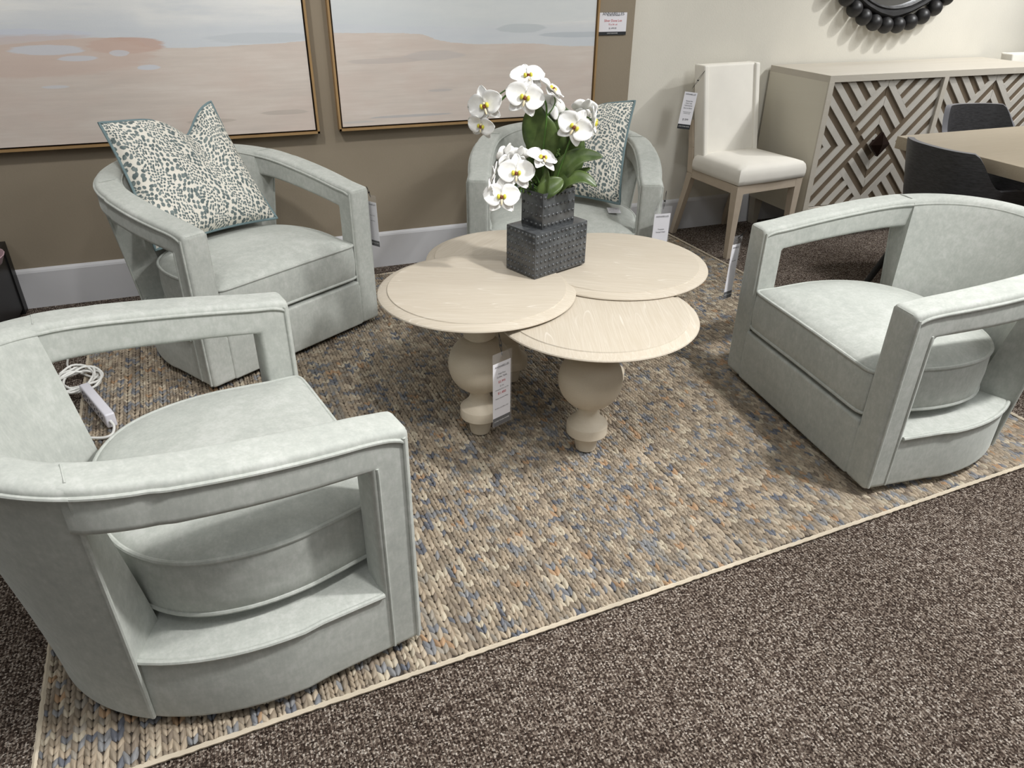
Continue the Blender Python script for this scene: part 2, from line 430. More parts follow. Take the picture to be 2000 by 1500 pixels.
def arm_path():
    """list of (outer, inner) plan points from the front (v=0) to the back seam, for the + side"""
    out = []
    for v in (0.0, -PD*0.5, -PD): out.append(((W2, v), (W2-PW, v)))
    for k in range(1, 7):
        v = -PD+(-0.40+PD)*k/6; bulge = 0.012*math.sin(PI*k/7)
        out.append(((W2+bulge+0.004*k/6, v), (W2-PW+bulge*0.6+0.002*k/6, v)))
    for k in range(1, 7):
        out.append((sup(0.378, 0.335, -0.40, math.radians(20*k/6)), sup(0.294, 0.278, -0.40, math.radians(25*k/6))))
    out.append((sup(0.374, 0.331, -0.40, math.radians(23.0)), sup(0.298, 0.282, -0.40, math.radians(29.0))))
    return out
def build_armchair_parts(root):
    # base with deck
    pts = [(W2-0.002, -0.004), (W2-0.001, -0.205)]
    for a in range(5, 50, 5): pts.append(sup(0.378, 0.447, -0.205, math.radians(a)))
    pts += [(0.20, -0.50), (-0.20, -0.50)]
    for a in range(45, 0, -5):
        u, v = sup(0.378, 0.447, -0.205, math.radians(a)); pts.append((-u, v))
    pts += [(-W2+0.001, -0.205), (-W2+0.002, -0.004)]
    b = MB(); b.prism(pts, Z0, HS)
    base = b.build('base', VELVET, root, smooth=False); bevel(base, 0.010, 3, 50)
    fp = MB().box((0, -0.033, (Z0+0.210)/2), (2*(W2-PW)-0.002, 0.066, 0.210-Z0)).build('front_rail', VELVET, root, smooth=False)
    bevel(fp, 0.008, 3)
    # shelf piping
    for s in (-1, 1):
        q = [(s*(W2+0.001), -PD+0.002, HS-0.004), (s*(W2+0.001), -0.205, HS-0.004)]
        for a in range(4, 49, 4):
            u, v = sup(0.380, 0.450, -0.205, math.radians(a)); q.append((s*u, v, HS-0.004))
        MB().tube(q, 0.0055, 8).build('deck_piping', VELVET, base)
    # armrests
    path = arm_path(); zb = []
    for i, (o_, i_) in enumerate(path):
        v = o_[1]
        zb.append(0.488+(0.538-0.488)*min(1, max(0, (-v-PD)/(0.53-PD))))
    for s in (-1, 1):
        vs = []; fs = []; m = len(path)
        for (o_, i_), z in zip(path, zb):
            zt = ztop(o_[1])
            vs += [(s*o_[0], o_[1], zt), (s*i_[0], i_[1], zt), (s*i_[0], i_[1], z), (s*o_[0], o_[1], z)]
        for i in range(m-1):
            for k in range(4):
                if i < 2 and k == 2: continue
                fs.append((i*4+k, i*4+(k+1) % 4, (i+1)*4+(k+1) % 4, (i+1)*4+k))
        fs.append((0, 1, 2, 3)); fs.append(tuple((m-1)*4+k for k in range(4)))
        nb = len(vs)
        for i in range(3):
            (o_, i_) = path[i]; vs += [(s*i_[0], i_[1], Z0), (s*o_[0], o_[1], Z0)]
        for i in range(2):
            fs += [(i*4+2, (i+1)*4+2, nb+(i+1)*2, nb+i*2), (i*4+3, (i+1)*4+3, nb+(i+1)*2+1, nb+i*2+1), (nb+i*2, nb+i*2+1, nb+(i+1)*2+1, nb+(i+1)*2)]
        fs += [(2, 3, nb+1, nb), (10, 11, nb+5, nb+4)]
        arm = me_obj('armrest', vs, fs, VELVET, root)
        bevel(arm, 0.015, 4, 45, set(range((m-1)*4, m*4)))
        # piping: outer top edge, inner top edge, post edges
        po = [(s*(o_[0]+0.0008), o_[1], ztop(o_[1])-0.017) for o_, i_ in path]
        po = [(s*(W2+0.0008), -0.012, Z0+0.008), (s*(W2+0.0008), -0.012, 0.3), (s*(W2+0.0008), -0.012, HF-0.034), (s*(W2+0.0008), -0.015, HF-0.022)]+[p for p in po[1:]]
        MB().tube(catmull(po, 3), 0.0042, 8).build('outer_piping', VELVET, arm)
        pi = [(s*(i_[0]-0.0015), i_[1], ztop(o_[1])-0.015) for o_, i_ in path]
        pi = [(s*(W2-PW-0.0005), -0.011, Z0+0.008), (s*(W2-PW-0.0005), -0.011, 0.3), (s*(W2-PW-0.0005), -0.011, HF-0.032), (s*(W2-PW-0.0005), -0.014, HF-0.020)]+pi[1:]
        MB().tube(catmull(pi, 3), 0.0038, 8).build('inner_piping', VELVET, arm)
        MB().tube([(s*(W2-0.013), -0.0035, HF-0.0055), (s*(W2-PW+0.013), -0.0035, HF-0.0055)], 0.0022, 8).build('front_piping', VELVET, arm)
        # welt at the back edge of the post and below the rail (outer face)
        MB().tube(catmull([(s*(W2+0.0005), -PD+0.014, Z0+0.008), (s*(W2+0.0005), -PD+0.014, 0.35), (s*(W2+0.0005), -PD+0.014, 0.482), (s*(W2-0.003), -PD+0.012, 0.492)], 3), 0.003, 6).build('post_seam', VELVET, arm)
    # back shell
    NTT = 44; NZ = 14
    vs = []; fs = []
    ring = []
    for i in range(NTT+1):
        t = -1+2*i/NTT; zt = ztop(top_outer(t)[1]); col = []
        for j in range(NZ+1):
            z = Z0+(zt-Z0)*j/NZ; u, v = shell_pt(t, z, True); col.append((u, v, z))
        uo, vo = top_outer(t); ui, vi = top_inner(t)
        col[-1] = (col[-1][0], col[-1][1], zt-0.012)
        for k, dz in ((0.05, -0.005), (0.16, -0.0005), (0.35, 0.002), (0.65, 0.002), (0.84, -0.0005), (0.95, -0.005)):
            col.append((uo+(ui-uo)*k, vo+(vi-vo)*k, zt+dz))
        for j in range(NZ+1):
            z = zt-0.012-(zt-0.012-0.16)*j/NZ; u, v = shell_pt(t, z, False)
            puff = 0.014*math.sin(PI*j/NZ)*(1-t**4); r = math.hypot(u, v+0.35); col.append((u-puff*u/r*0.6, v-puff*(v+0.35)/r, z))
        ring.append(col)
    n = len(ring[0])
    for col in ring: vs += col
    for i in range(NTT):
        for j in range(n): fs.append((i*n+j, i*n+(j+1) % n, (i+1)*n+(j+1) % n, (i+1)*n+j))
    for e in (0, NTT):
        for j in range(NZ):
            a = e*n+j; b2 = e*n+j+1; c2 = e*n+(n-1-j); d2 = e*n+(n-2-j)
            fs.append((a, b2, d2, c2))
        fs.append(tuple(e*n+k for k in range(NZ, n-NZ)))
    back = me_obj('backrest', vs, fs, VELVET, root, True, 50)
    po = []; pi = []
    for i in range(NTT+1):
        t = -1+2*i/NTT; zt = ztop(top_outer(t)[1]); u, v = top_outer(t); po.append((u*1.003, v-0.001, zt-0.017)); u, v = top_inner(t); pi.append((u*0.995, v+0.002, zt-0.015))
    MB().tube(po, 0.0042, 8).build('outer_piping', VELVET, back)
    MB().tube(pi, 0.0038, 8).build('inner_piping', VELVET, back)
    for s in (-1, 1):
        q = []
        for j in range(19):
            z = Z0+0.008+(0.603-Z0)*j/18; u, v = shell_pt(s*1.0, z); q.append((u*1.004, v-0.001, z))
        MB().tube(q, 0.0045, 8).build('side_piping', VELVET, back)
        u, v = top_outer(s); ui, vi = top_inner(s)
        MB().tube([(u+(ui-u)*k, v+(vi-v)*k, ztop(v)-0.0006+0.0020*(1-(2*k-1)**2)) for k in (0.2, 0.35, 0.5, 0.65, 0.8)], 0.0018, 6).build('top_seam', VELVET, back)
    # cushion
    half = [(0.0, -0.004), (0.12, -0.003), (0.24, -0.002), (0.275, -0.006), (0.286, -0.022), (0.290, -0.08), (0.300, -0.14), (0.309, -0.22), (0.302, -0.31), (0.272, -0.395), (0.215, -0.458), (0.13, -0.498), (0.0, -0.512)]
    loop = [Vector((u, v, 0)) for u, v in half]+[Vector((-u, v, 0)) for u, v in half[-2:0:-1]]
    loop = catmull(loop, 4, True); cen = Vector((0, -0.24, 0)); m = len(loop)
    rings = [(0.90, 0.224, 0), (0.985, 0.226, 0), (1.0, 0.231, 0), (1.006, 0.26, 1), (1.010, 0.29, 1), (1.006, 0.32, 1), (1.0, 0.350, 0), (0.985, 0.357, 0), (0.93, 0.366, 0), (0.80, 0.377, 0), (0.6, 0.386, 0), (0.35, 0.391, 0), (0.12, 0.393, 0)]
    vs = []; fs = []
    for sc, z, bl in rings:
        for p in loop:
            q = cen+(p-cen)*sc
            fr = max(0, 1-abs(p.y)/0.10)
            vs.append((q.x, min(q.y, -0.001) if not bl else q.y*1.0, z))
    for i in range(len(rings)-1):
        for k in range(m): fs.append((i*m+k, i*m+(k+1) % m, (i+1)*m+(k+1) % m, (i+1)*m+k))
    fs += [tuple(range(m)), tuple((len(rings)-1)*m+k for k in range(m))]
    cu = me_obj('seat_cushion', vs, fs, VELVET, root, True)
    for z, sc in ((0.354, 0.998), (0.2290, 0.998)):
        MB().tube([(cen.x+(p.x-cen.x)*sc, cen.y+(p.y-cen.y)*sc, z) for p in loop], 0.0052, 8, closed=True).build('cushion_piping', VELVET, cu)
    MB().lathe([(0.24, 0.0158), (0.25, 0.019), (0.25, 0.030), (0.19, 0.0345)], (0, -0.30, 0), 40).build('swivel_plate', BLACKBASE, root)
CH = 'four matching swivel armchairs around the coffee table'
chairA = thing('swivel_armchair', 'empty sage velvet swivel armchair nearest the camera, cropped by the left edge', 'armchair', (0.149, 1.453, 0), 0.211-PI/2-PI, None)
build_armchair_parts(chairA)
# the chair's local axes: u = +x, v(front) = +y  -> rotate so that +y points along theta, +x to its left-hand 'u'
def place_chair(o, x, y, th):
    # local (u, v) -> world: v*(cos,sin)+u*(-sin,cos): mirror free version (the chair is symmetric, so u may flip)
    o.location = (x, y, 0); o.rotation_euler = (0, 0, th-PI/2)
POSE = {'A': (0.149, 1.453, 0.211), 'C': (1.522, 1.524, 3.041), 'B': (0.160, 2.527, -1.018), 'D': (1.198, 2.557, -1.990)}
place_chair(chairA, *POSE['A']); chairA['group'] = CH
for k, lab in (('B', 'sage velvet swivel armchair holding the spotted pillow, under the left seascape painting'),
               ('C', 'empty sage velvet swivel armchair at the right, in front of the oak dining table'),
               ('D', 'sage velvet swivel armchair behind the coffee table, with a spotted pillow behind the orchids')):
    c = copy_tree(chairA); place_chair(c, *POSE[k]); c['label'] = lab

# ================================================================== PILLOWS
def mat_spots():
    t = NT('spotted_chenille')
    uv = t.node('ShaderNodeUVMap').outputs[0]
    n = t.noise(t.node('ShaderNodeMapping', {0: uv, 3: (1, 1, 1)}).outputs[0], 3.0, 2)
    sp = t.node('ShaderNodeSeparateXYZ', {0: uv})
    warp = t.node('ShaderNodeVectorMath', {0: n[1], 1: (0.14, 0.14, 0)}, operation='MULTIPLY').outputs[0]
    wob = t.node('ShaderNodeVectorMath', {0: t.noise(uv, 70.0, 2)[1], 1: (0.010, 0.010, 0)}, operation='MULTIPLY').outputs[0]
    p = t.node('ShaderNodeVectorMath', {0: uv, 1: warp}, operation='ADD').outputs[0]
    p = t.node('ShaderNodeVectorMath', {0: p, 1: wob}, operation='ADD').outputs[0]
    wn = t.math('MULTIPLY', t.math('SUBTRACT', t.noise(uv, 60.0, 2)[0], 0.5), 0.25)
    masks = []
    for sx_, sy_, rad_ in ((32, 25, 0.40), (54, 40, 0.39)):
        pp = t.node('ShaderNodeMapping', {0: p, 2: (0, 0, 0.25), 3: (sx_, sy_, 1)}).outputs[0]
        v = t.node('ShaderNodeTexVoronoi', {'Vector': pp, 'Scale': 1.0, 'Randomness': 0.62}, feature='F1', voronoi_dimensions='2D')
        d = t.math('ADD', v.outputs['Distance'], wn)
        masks.append(t.ramp(t.math('SUBTRACT', rad_+0.5, d), [(0.47, (0, 0, 0, 1)), (0.54, (1, 1, 1, 1))]))
    psep = t.node('ShaderNodeSeparateXYZ', {0: p}).outputs
    band = t.math('SINE', t.math('ADD', t.math('MULTIPLY', psep[0], 27.0), t.math('MULTIPLY', psep[1], 7.0)))
    bandm = t.math('GREATER_THAN', band, 0.1)
    mask = t.mix(bandm, masks[1], masks[0])
    cell = t.node('ShaderNodeSeparateColor', {0: v.outputs['Color']}).outputs[0]
    spot_c = t.mix(cell, srgb(92, 104, 105), srgb(128, 139, 138))
    t.link(t.mix(mask, srgb(228, 223, 212), spot_c), t.b.inputs['Base Color'])
    t.b.inputs['Roughness'].default_value = 0.85
    t.b.inputs['Specular IOR Level'].default_value = 0.2
    t.bump(mask, 0.5, 0.002)
    return t.m
SPOTS = mat_spots()
PBACK = plain('pillow_beige_back', srgb(196, 184, 168), 0.9)
PPIPE = plain('dusty_teal_piping', srgb(112, 132, 136), 0.8)
def build_pillow(label, BL, BR, TR, TL, chop_s, chop_d, thick=0.084, bend=0.0):
    BL, BR, TR, TL = map(Vector, (BL, BR, TR, TL))
    cen = (BL+BR+TR+TL)/4
    root = thing('throw_pillow', label, 'pillow', tuple(cen), 0, 'spotted throw pillows on the armchairs')
    nrm = (BR-BL).cross(TL-BL).normalized()
    N = 36; verts = []; uvs = []
    def mid(s, r):
        # concave edges between pointed corners
        a = s*2-1; b = r*2-1
        pin = 0.075
        ss = 0.5+0.5*a*(1-pin*(1-b*b)*abs(a)**2*0.9); rr = 0.5+0.5*b*(1-pin*(1-a*a)*abs(b)**2*0.9)
        g = math.exp(-((s-chop_s)/0.16)**2)*0.55+math.exp(-abs(s-chop_s)/0.16)*0.45
        rr -= chop_d*g*max(0, rr)**2.2
        p = BL*(1-ss)*(1-rr)+BR*ss*(1-rr)+TR*ss*rr+TL*(1-ss)*rr
        p += nrm*bend*(a*a+b*b)*0.5
        p -= nrm*0.035*g*max(0, rr)**2
        return p
    def th(s, r):
        a = abs(s*2-1); b = abs(r*2-1)
        return thick*((1-a**2.2)*(1-b**2.2))**0.48
    fs = []; fm = []
    for side in (1, -1):
        for i in range(N+1):
            for j in range(N+1):
                s, r = i/N, j/N; p = mid(s, r)
                g = math.exp(-((s-chop_s)/0.10)**2)*max(0, r-0.25)
                verts.append(p+nrm*side*th(s, r)*(1-0.45*g if side > 0 else 1)-cen)
                uvs.append((s, r))
    def idx(side, i, j): return side*(N+1)**2+i*(N+1)+j
    for side in (0, 1):
        for i in range(N):
            for j in range(N):
                fs.append((idx(side, i, j), idx(side, i+1, j), idx(side, i+1, j+1), idx(side, i, j+1)))
    for half, nm, mt in ((0, 'spotted_front', SPOTS), (1, 'plain_back', PBACK)):
        b0 = half*(N+1)**2; f_ = fs[half*N*N:(half+1)*N*N]
        me = bpy.data.meshes.new(nm); me.from_pydata([tuple(v) for v in verts[b0:b0+(N+1)**2]], [], [tuple(k-b0 for k in (f if half == 0 else f[::-1])) for f in f_])
        me.materials.append(mt); ul = me.uv_layers.new(name='UVMap')
        for lp in me.loops: ul.data[lp.index].uv = uvs[lp.vertex_index]
        me.polygons.foreach_set('use_smooth', [True]*len(me.polygons))
        o = bpy.data.objects.new(nm, me); COL.objects.link(o); o.parent = root
    edge = [(i, 0) for i in range(N)]+[(N, j) for j in range(N)]+[(i, N) for i in range(N, 0, -1)]+[(0, j) for j in range(N, 0, -1)]
    MB().tube([mid(i/N, j/N)-cen for i, j in edge], 0.0055, 8, closed=True).build('piping', PPIPE, root)
    return root
build_pillow('spotted teal and cream throw pillow, fully visible, in the armchair under the left painting',
             (-0.275, 2.718, 0.402), (0.155, 2.968, 0.400), (-0.012, 3.150, 0.818), (-0.372, 2.900, 0.798), 0.66, 0.20)
build_pillow('spotted teal and cream throw pillow half hidden behind the orchids in the rear armchair',
             (1.176, 3.005, 0.410), (1.498, 2.652, 0.418), (1.642, 2.852, 0.785), (1.313, 3.163, 0.769), 0.45, 0.13)

# ================================================================== COFFEE TABLE
def build_table():
    CXY = (0.875, 1.955)
    root = thing('coffee_table', 'pale cerused oak coffee table of four overlapping round tops on turned ball legs', 'coffee table', (CXY[0], CXY[1], 0))
    tops = [((0.631, 1.918), 0.457, 0.291), ((1.121, 1.993), 0.452, 0.300), ((0.908, 1.688), 0.434, 0.287), ((0.848, 2.166), 0.440, 0.296)]
    for i, ((x, y), z, r) in enumerate(tops):
        prof = [(r-0.045, z-0.018), (r-0.012, z-0.017), (r-0.002, z-0.0165), (r, z-0.0140), (r-0.0015, z-0.0110), (r-0.010, z-0.0068), (r-0.026, z-0.0038), (r-0.0285, z-0.0030), (r-0.0300, z-0.0004), (r-0.033, z), (0.001, z)]
        o = MB().lathe(prof, (0, 0, -z), 96).build('round_top', TABLEW[i], root, sharp=30)
        o.location = (x-CXY[0], y-CXY[1], z)
    prof = [(0.027, 0.0150), (0.030, 0.0165), (0.0395, 0.072), (0.0396, 0.0725), (0.0590, 0.0732), (0.0605, 0.075), (0.0605, 0.103), (0.0590, 0.106), (0.044, 0.120), (0.034, 0.134), (0.0295, 0.147), (0.0290, 0.157), (0.0335, 0.167)]
    R = 0.0925; zc = 0.252
    for k in range(1, 16):
        a = -1.17+k*(1.17+1.10)/15
        prof.append((R*math.cos(a), zc+R*math.sin(a)))
    prof += [(0.036, 0.336), (0.036, 0.340), (0.046, 0.344), (0.047, 0.358), (0.047, 0.425)]
    for (x, y) in ((0.604, 1.822), (0.872, 1.627), (0.806, 2.096), (1.075, 1.898)):
        o = MB().lathe(prof, (0, 0, 0), 40).build('turned_leg', LEGW, root, sharp=35)
        o.location = (x-CXY[0], y-CXY[1], 0)
    # hidden cross rails under the tops
    rl = MB()
    for a, b in (((0.628, 1.845), (0.885, 1.650)), ((0.885, 1.650), (1.095, 1.920)), ((1.095, 1.920), (0.838, 2.115)), ((0.838, 2.115), (0.628, 1.845))):
        rl.bar((a[0]-CXY[0], a[1]-CXY[1], 0.405), (b[0]-CXY[0], b[1]-CXY[1], 0.405), 0.02, 0.03, side=(0, 0, 1))
    rl.build('apron_rail', LEGW, root, smooth=False)
build_table()

# ================================================================== VASE
GLAZE = NT('charcoal_glaze')
_n = GLAZE.noise(GLAZE.coord(), 40.0, 4)[0]
GLAZE.link(GLAZE.ramp(_n, [(0.3, srgb(58, 60, 62)), (0.7, srgb(82, 84, 86))]), GLAZE.b.inputs['Base Color'])
GLAZE.b.inputs['Roughness'].default_value = 0.22
GLAZE.b.inputs['Specular IOR Level'].default_value = 0.6
GLAZE = GLAZE.m
VZ = 0.4575; VA = math.radians(20.5)
vase = thing('planter_vase', 'charcoal glazed two-tier rectangular planter covered in raised dots, on the coffee table', 'planter', (0.886, 2.000, VZ), VA)
def dotted_block(name, lx, ly, z0, z1, rows, nx, ny, parent, hollow=False):
    b = MB()
    o = MB().box((0, 0, (z0+z1)/2), (lx, ly, z1-z0)).build(name, GLAZE, parent, smooth=False)
    if hollow:
        bm = bmesh.new(); bm.from_mesh(o.data)
        tf = [f for f in bm.faces if f.normal.z > 0.9]
        r = bmesh.ops.inset_region(bm, faces=tf, thickness=0.006)
        tf = [f for f in bm.faces if f.normal.z > 0.9 and abs(f.calc_center_median().x) < 1e-4 and abs(f.calc_center_median().y) < 1e-4]
        for f in tf:
            for v in f.verts: v.co.z -= 0.030
        bm.to_mesh(o.data); bm.free()
    bevel(o, 0.004, 2)
    dots = MB()
    def hemi(c, n):
        q = Vector((0, 0, 1)).rotation_difference(Vector(n)).to_matrix()
        dots.lathe([(0.0050, -0.0006), (0.0045, 0.0014), (0.0033, 0.0031), (0.001, 0.0038)], c, 10, 0, q)
    for i in range(rows):
        z = z0+(z1-z0)*(i+0.5)/rows
        for k in range(nx):
            x = -lx/2+lx*(k+0.5)/nx
            hemi((x, -ly/2, z), (0, -1, 0)); hemi((x, ly/2, z), (0, 1, 0))
        for k in range(ny):
            y = -ly/2+ly*(k+0.5)/ny
            hemi((lx/2, y, z), (1, 0, 0)); hemi((-lx/2, y, z), (-1, 0, 0))
    dots.build('raised_dots', GLAZE, o)
    return o
dotted_block('lower_block', 0.218, 0.130, 0.0, 0.140, 7, 13, 8, vase)
dotted_block('upper_block', 0.133, 0.094, 0.138, 0.248, 4, 8, 5, vase, True)

# ================================================================== ORCHIDS
PETAL = NT('orchid_petal')
_pn = PETAL.noise(PETAL.coord(), 60.0, 3)[0]
PETAL.link(PETAL.ramp(_pn, [(0.3, srgb(236, 235, 232)), (0.7, srgb(250, 249, 247))]), PETAL.b.inputs['Base Color'])
PETAL.b.inputs['Roughness'].default_value = 0.7
PETAL.b.inputs['Subsurface Weight'].default_value = 0.12
PETAL.b.inputs['Subsurface Radius'].default_value = (0.01, 0.01, 0.008)
PETAL = PETAL.m
LIP = plain('orchid_lip_yellow', srgb(214, 206, 70), 0.5, var=0.12)
LIPR = plain('orchid_lip_red', srgb(120, 62, 38), 0.5, var=0.2)
CREAMY = plain('orchid_column', srgb(240, 226, 190), 0.5)
STEM = plain('orchid_stem', srgb(70, 104, 40), 0.5, var=0.15)
LEAFM = NT('orchid_leaf_green')
_lc = LEAFM.noise(LEAFM.coord((30, 30, 30)), 1.0, 3)[0]
LEAFM.link(LEAFM.ramp(_lc, [(0.3, srgb(58, 76, 36)), (0.7, srgb(88, 106, 56))]), LEAFM.b.inputs['Base Color'])
LEAFM.b.inputs['Roughness'].default_value = 0.38
LEAFM = LEAFM.m
MOSS = plain('moss_green', srgb(84, 112, 50), 0.8, var=0.35)
VC = Vector((0.889, 2.006, 0.68))
orchid = thing('orchid_plant', 'white orchid with yellow throats and broad green leaves in the charcoal planter', 'plant', tuple(VC))
def petal_grid(L, Wd, shape, cup, curl, n=10, m=6):
    """petal along +Y in local coordinates, normal +Z"""
    vs = []; fs = []
    for i in range(n+1):
        t = i/n; wv = shape(t)*Wd/2
        for j in range(m+1):
            a = -1+2*j/m
            vs.append(Vector((a*wv, t*L, cup*(a*a)*wv+curl*t*t*L+0.0012*math.sin(9*t+5*a))))
    for i in range(n):
        for j in range(m):
            a = i*(m+1)+j; fs.append((a, a+1, a+m+2, a+m+1))
    return vs, fs
big = lambda t: max(0.10, math.sin(PI*min(1, t**0.72*0.97+0.02))**0.55)*(1 if t < 0.999 else 0.35)
nar = lambda t: max(0.14, math.sin(PI*(t**0.85*0.94+0.03))**0.75)
def rim_end(sh):
    return sh
def flower(pos, nrm, roll=0.0, size=0.10, openness=1.0, back=False):
    pos = Vector(pos)-VC; nrm = Vector(nrm).normalized()
    upv = Vector((0, 0, 1)); y = (upv-nrm*upv.dot(nrm)).normalized(); x = y.cross(nrm)
    B = Matrix((x, y, nrm)).transposed() @ Matrix.Rotation(roll, 3, 'Z')
    cl = 0.10*(2-openness)
    fl = None
    pet = []
    for ang, L, Wd, sh, cup, curl, z in ((-82, 0.52, 0.60, big, 0.10, -0.12*openness, 0.003), (82, 0.52, 0.60, big, 0.10, -0.12*openness, 0.0028),
                                         (0, 0.50, 0.34, nar, 0.12, -0.06, -0.003), (-142, 0.50, 0.33, nar, 0.12, -0.10, -0.0035), (142, 0.50, 0.33, nar, 0.12, -0.10, -0.004)):
        vs, fs = petal_grid(L*size, Wd*size*1.0, sh, cup*3, curl+cl)
        Rz = Matrix.Rotation(math.radians(ang), 3, 'Z')
        vs = [pos+B@(Rz@v+Vector((0, 0, z))) for v in vs]
        pet.append((vs, fs))
    core = MB()
    core.sphere((0, 0, 0), 0.001)
    core = MB()
    vs, fs = pet[2]
    body = me_obj('orchid_flower', vs, fs, PETAL, orchid, True)
    for k in (0, 1, 3, 4):
        o = me_obj('petal', pet[k][0], pet[k][1], PETAL, body, True)
        md = o.modifiers.new('thick', 'SOLIDIFY'); md.thickness = 0.0009
    md = body.modifiers.new('thick', 'SOLIDIFY'); md.thickness = 0.0009
    if not back:
        lip = MB()
        def put(c, r, sc, mi):
            s0 = len(lip.v); lip.sphere((0, 0, 0), r*size, 10, 7, mi, sc)
            for i in range(s0, len(lip.v)): lip.v[i] = pos+B@(lip.v[i]+Vector(c)*size)
        put((0.085, -0.02, 0.10), 0.062, (0.8, 1.15, 0.9), 0); put((-0.085, -0.02, 0.10), 0.062, (0.8, 1.15, 0.9), 0)
        put((0.036, -0.03, 0.095), 0.036, (1, 1.2, 1), 1); put((-0.036, -0.03, 0.095), 0.036, (1, 1.2, 1), 1)
        put((0, -0.15, 0.10), 0.055, (0.55, 1.9, 0.6), 2); put((0, -0.045, 0.11), 0.045, (0.7, 1.2, 1.1), 1)
        put((0, 0.035, 0.08), 0.032, (0.9, 1.3, 1.4), 2)
        lip.build('lip', LIP, body, mats=[LIP, LIPR, CREAMY])
    return body
CV = Vector((-0.36, -0.93, 0.35))     # towards the viewer's side of the table
flower((0.797, 1.983, 0.961), CV+Vector((0.1, 0, -0.1)), -0.25, 0.108)
flower((0.816, 2.012, 1.008), (-0.15, -0.65, 0.9), 0.1, 0.096)
flower((0.700, 2.031, 0.938), (-0.75, -0.8, 0.12), 0.35, 0.104)
flower((0.692, 2.040, 0.884), (-0.6, -0.6, -0.15), -0.15, 0.082, 0.8)
flower((0.876, 1.985, 0.975), (0.55, -0.35, 0.75), -0.9, 0.088, 0.7)
flower((0.893, 2.010, 0.930), (0.15, 0.9, -0.1), 0.4, 0.078, 0.9, True)
flower((0.929, 1.932, 0.884), CV+Vector((-0.15, 0, 0)), -0.5, 0.104)
flower((0.989, 1.942, 0.893), (0.85, -0.45, 0.05), 0.3, 0.092, 0.8)
flower((0.972, 1.966, 0.925), (0.2, 0.75, 0.6), 0.2, 0.075, 0.8, True)
flower((0.767, 1.962, 0.764), CV, 0.0, 0.104)
flower((0.752, 2.004, 0.806), (-0.35, 0.75, 0.3), 0.1, 0.072, 1.0, True)
flower((0.792, 2.002, 0.800), (0.1, 0.85, 0.35), 0.1, 0.066, 1.0, True)
flower((0.841, 1.955, 0.798), (0.28, -0.55, 0.95), -0.45, 0.096, 0.9)
flower((0.722, 1.958, 0.702), CV+Vector((0.0, 0, 0.0)), 0.0, 0.104)
flower((0.712, 1.994, 0.752), (-0.9, 0.3, 0.2), 0.2, 0.080, 0.8, True)
flower((0.700, 1.975, 0.727), (-0.8, 0.4, -0.1), 0.9, 0.058, 0.8, True)
def stem(pts, r=0.0025, nm='stem'):
    return MB().tube([p-VC for p in catmull(pts, 6)], r, 8).build(nm, STEM, orchid)
stem([(0.874, 1.985, 0.684), (0.866, 1.992, 0.72), (0.861, 1.992, 0.804), (0.868, 1.992, 0.905), (0.862, 1.997, 0.95), (0.83, 2.012, 0.985), (0.79, 2.022, 0.985), (0.745, 2.035, 0.945), (0.71, 2.046, 0.905), (0.698, 2.052, 0.885)], 0.0028)
stem([(0.846, 2.004, 0.974), (0.80, 2.022, 0.995), (0.76, 2.03, 0.975), (0.715, 2.04, 0.945)], 0.002)
stem([(0.868, 1.992, 0.905), (0.884, 1.99, 0.925), (0.893, 1.992, 0.945), (0.885, 1.99, 0.965)], 0.0018)
stem([(0.886, 1.975, 0.684), (0.894, 1.963, 0.74), (0.910, 1.953, 0.80), (0.930, 1.945, 0.865), (0.955, 1.952, 0.905), (0.972, 1.962, 0.92)], 0.0026)
stem([(0.955, 1.952, 0.905), (0.975, 1.952, 0.905), (0.988, 1.948, 0.895)], 0.0018)
stem([(0.872, 1.985, 0.684), (0.85, 1.985, 0.72), (0.83, 1.985, 0.755), (0.80, 1.985, 0.775), (0.765, 1.985, 0.765), (0.735, 1.985, 0.735), (0.722, 1.975, 0.705), (0.712, 1.975, 0.682)], 0.0024)
stem([(0.874, 1.985, 0.70), (0.862, 1.975, 0.75), (0.848, 1.965, 0.785)], 0.0020)
for p, r in (((0.709, 1.970, 0.678), 0.010), ((0.708, 1.99, 0.715), 0.006)):
    MB().sphere(tuple(Vector(p)-VC), r, 10, 8, 0, (0.9, 1, 1.25)).build('bud', plain('bud_green', srgb(176, 182, 92), 0.5), orchid)
def leaf(pts, wid, nvec, fold=0.25, tipw=0.0, nm='leaf'):
    c = catmull(pts, 6); n = len(c); nvec = Vector(nvec).normalized(); vs = []; fs = []; m = 6
    for i, p in enumerate(c):
        t = i/(n-1); a = c[max(0, i-1)]; b = c[min(n-1, i+1)]; tg = (b-a).normalized()
        sd = tg.cross(nvec).normalized(); nn = sd.cross(tg)
        wv = wid/2*max(0.04, math.sin(PI*min(1, 0.06+0.94*t**0.85))**0.75)
        for j in range(m+1):
            x = -1+2*j/m
            vs.append(p+sd*x*wv+nn*abs(x)*wv*fold-VC)
    for i in range(n-1):
        for j in range(m):
            a = i*(m+1)+j; fs.append((a, a+1, a+m+2, a+m+1))
    o = me_obj(nm, vs, fs, LEAFM, orchid, True); md = o.modifiers.new('thick', 'SOLIDIFY'); md.thickness = 0.0014
    return o
leaf([(0.886, 2.0, 0.69), (0.884, 2.01, 0.78), (0.880, 2.015, 0.86), (0.892, 2.02, 0.945)], 0.125, (-0.35, -0.9, 0.25), 0.12)
leaf([(0.896, 1.99, 0.69), (0.925, 1.995, 0.76), (0.945, 2.00, 0.83), (0.930, 2.01, 0.925)], 0.110, (-0.25, -0.9, 0.25), 0.15)
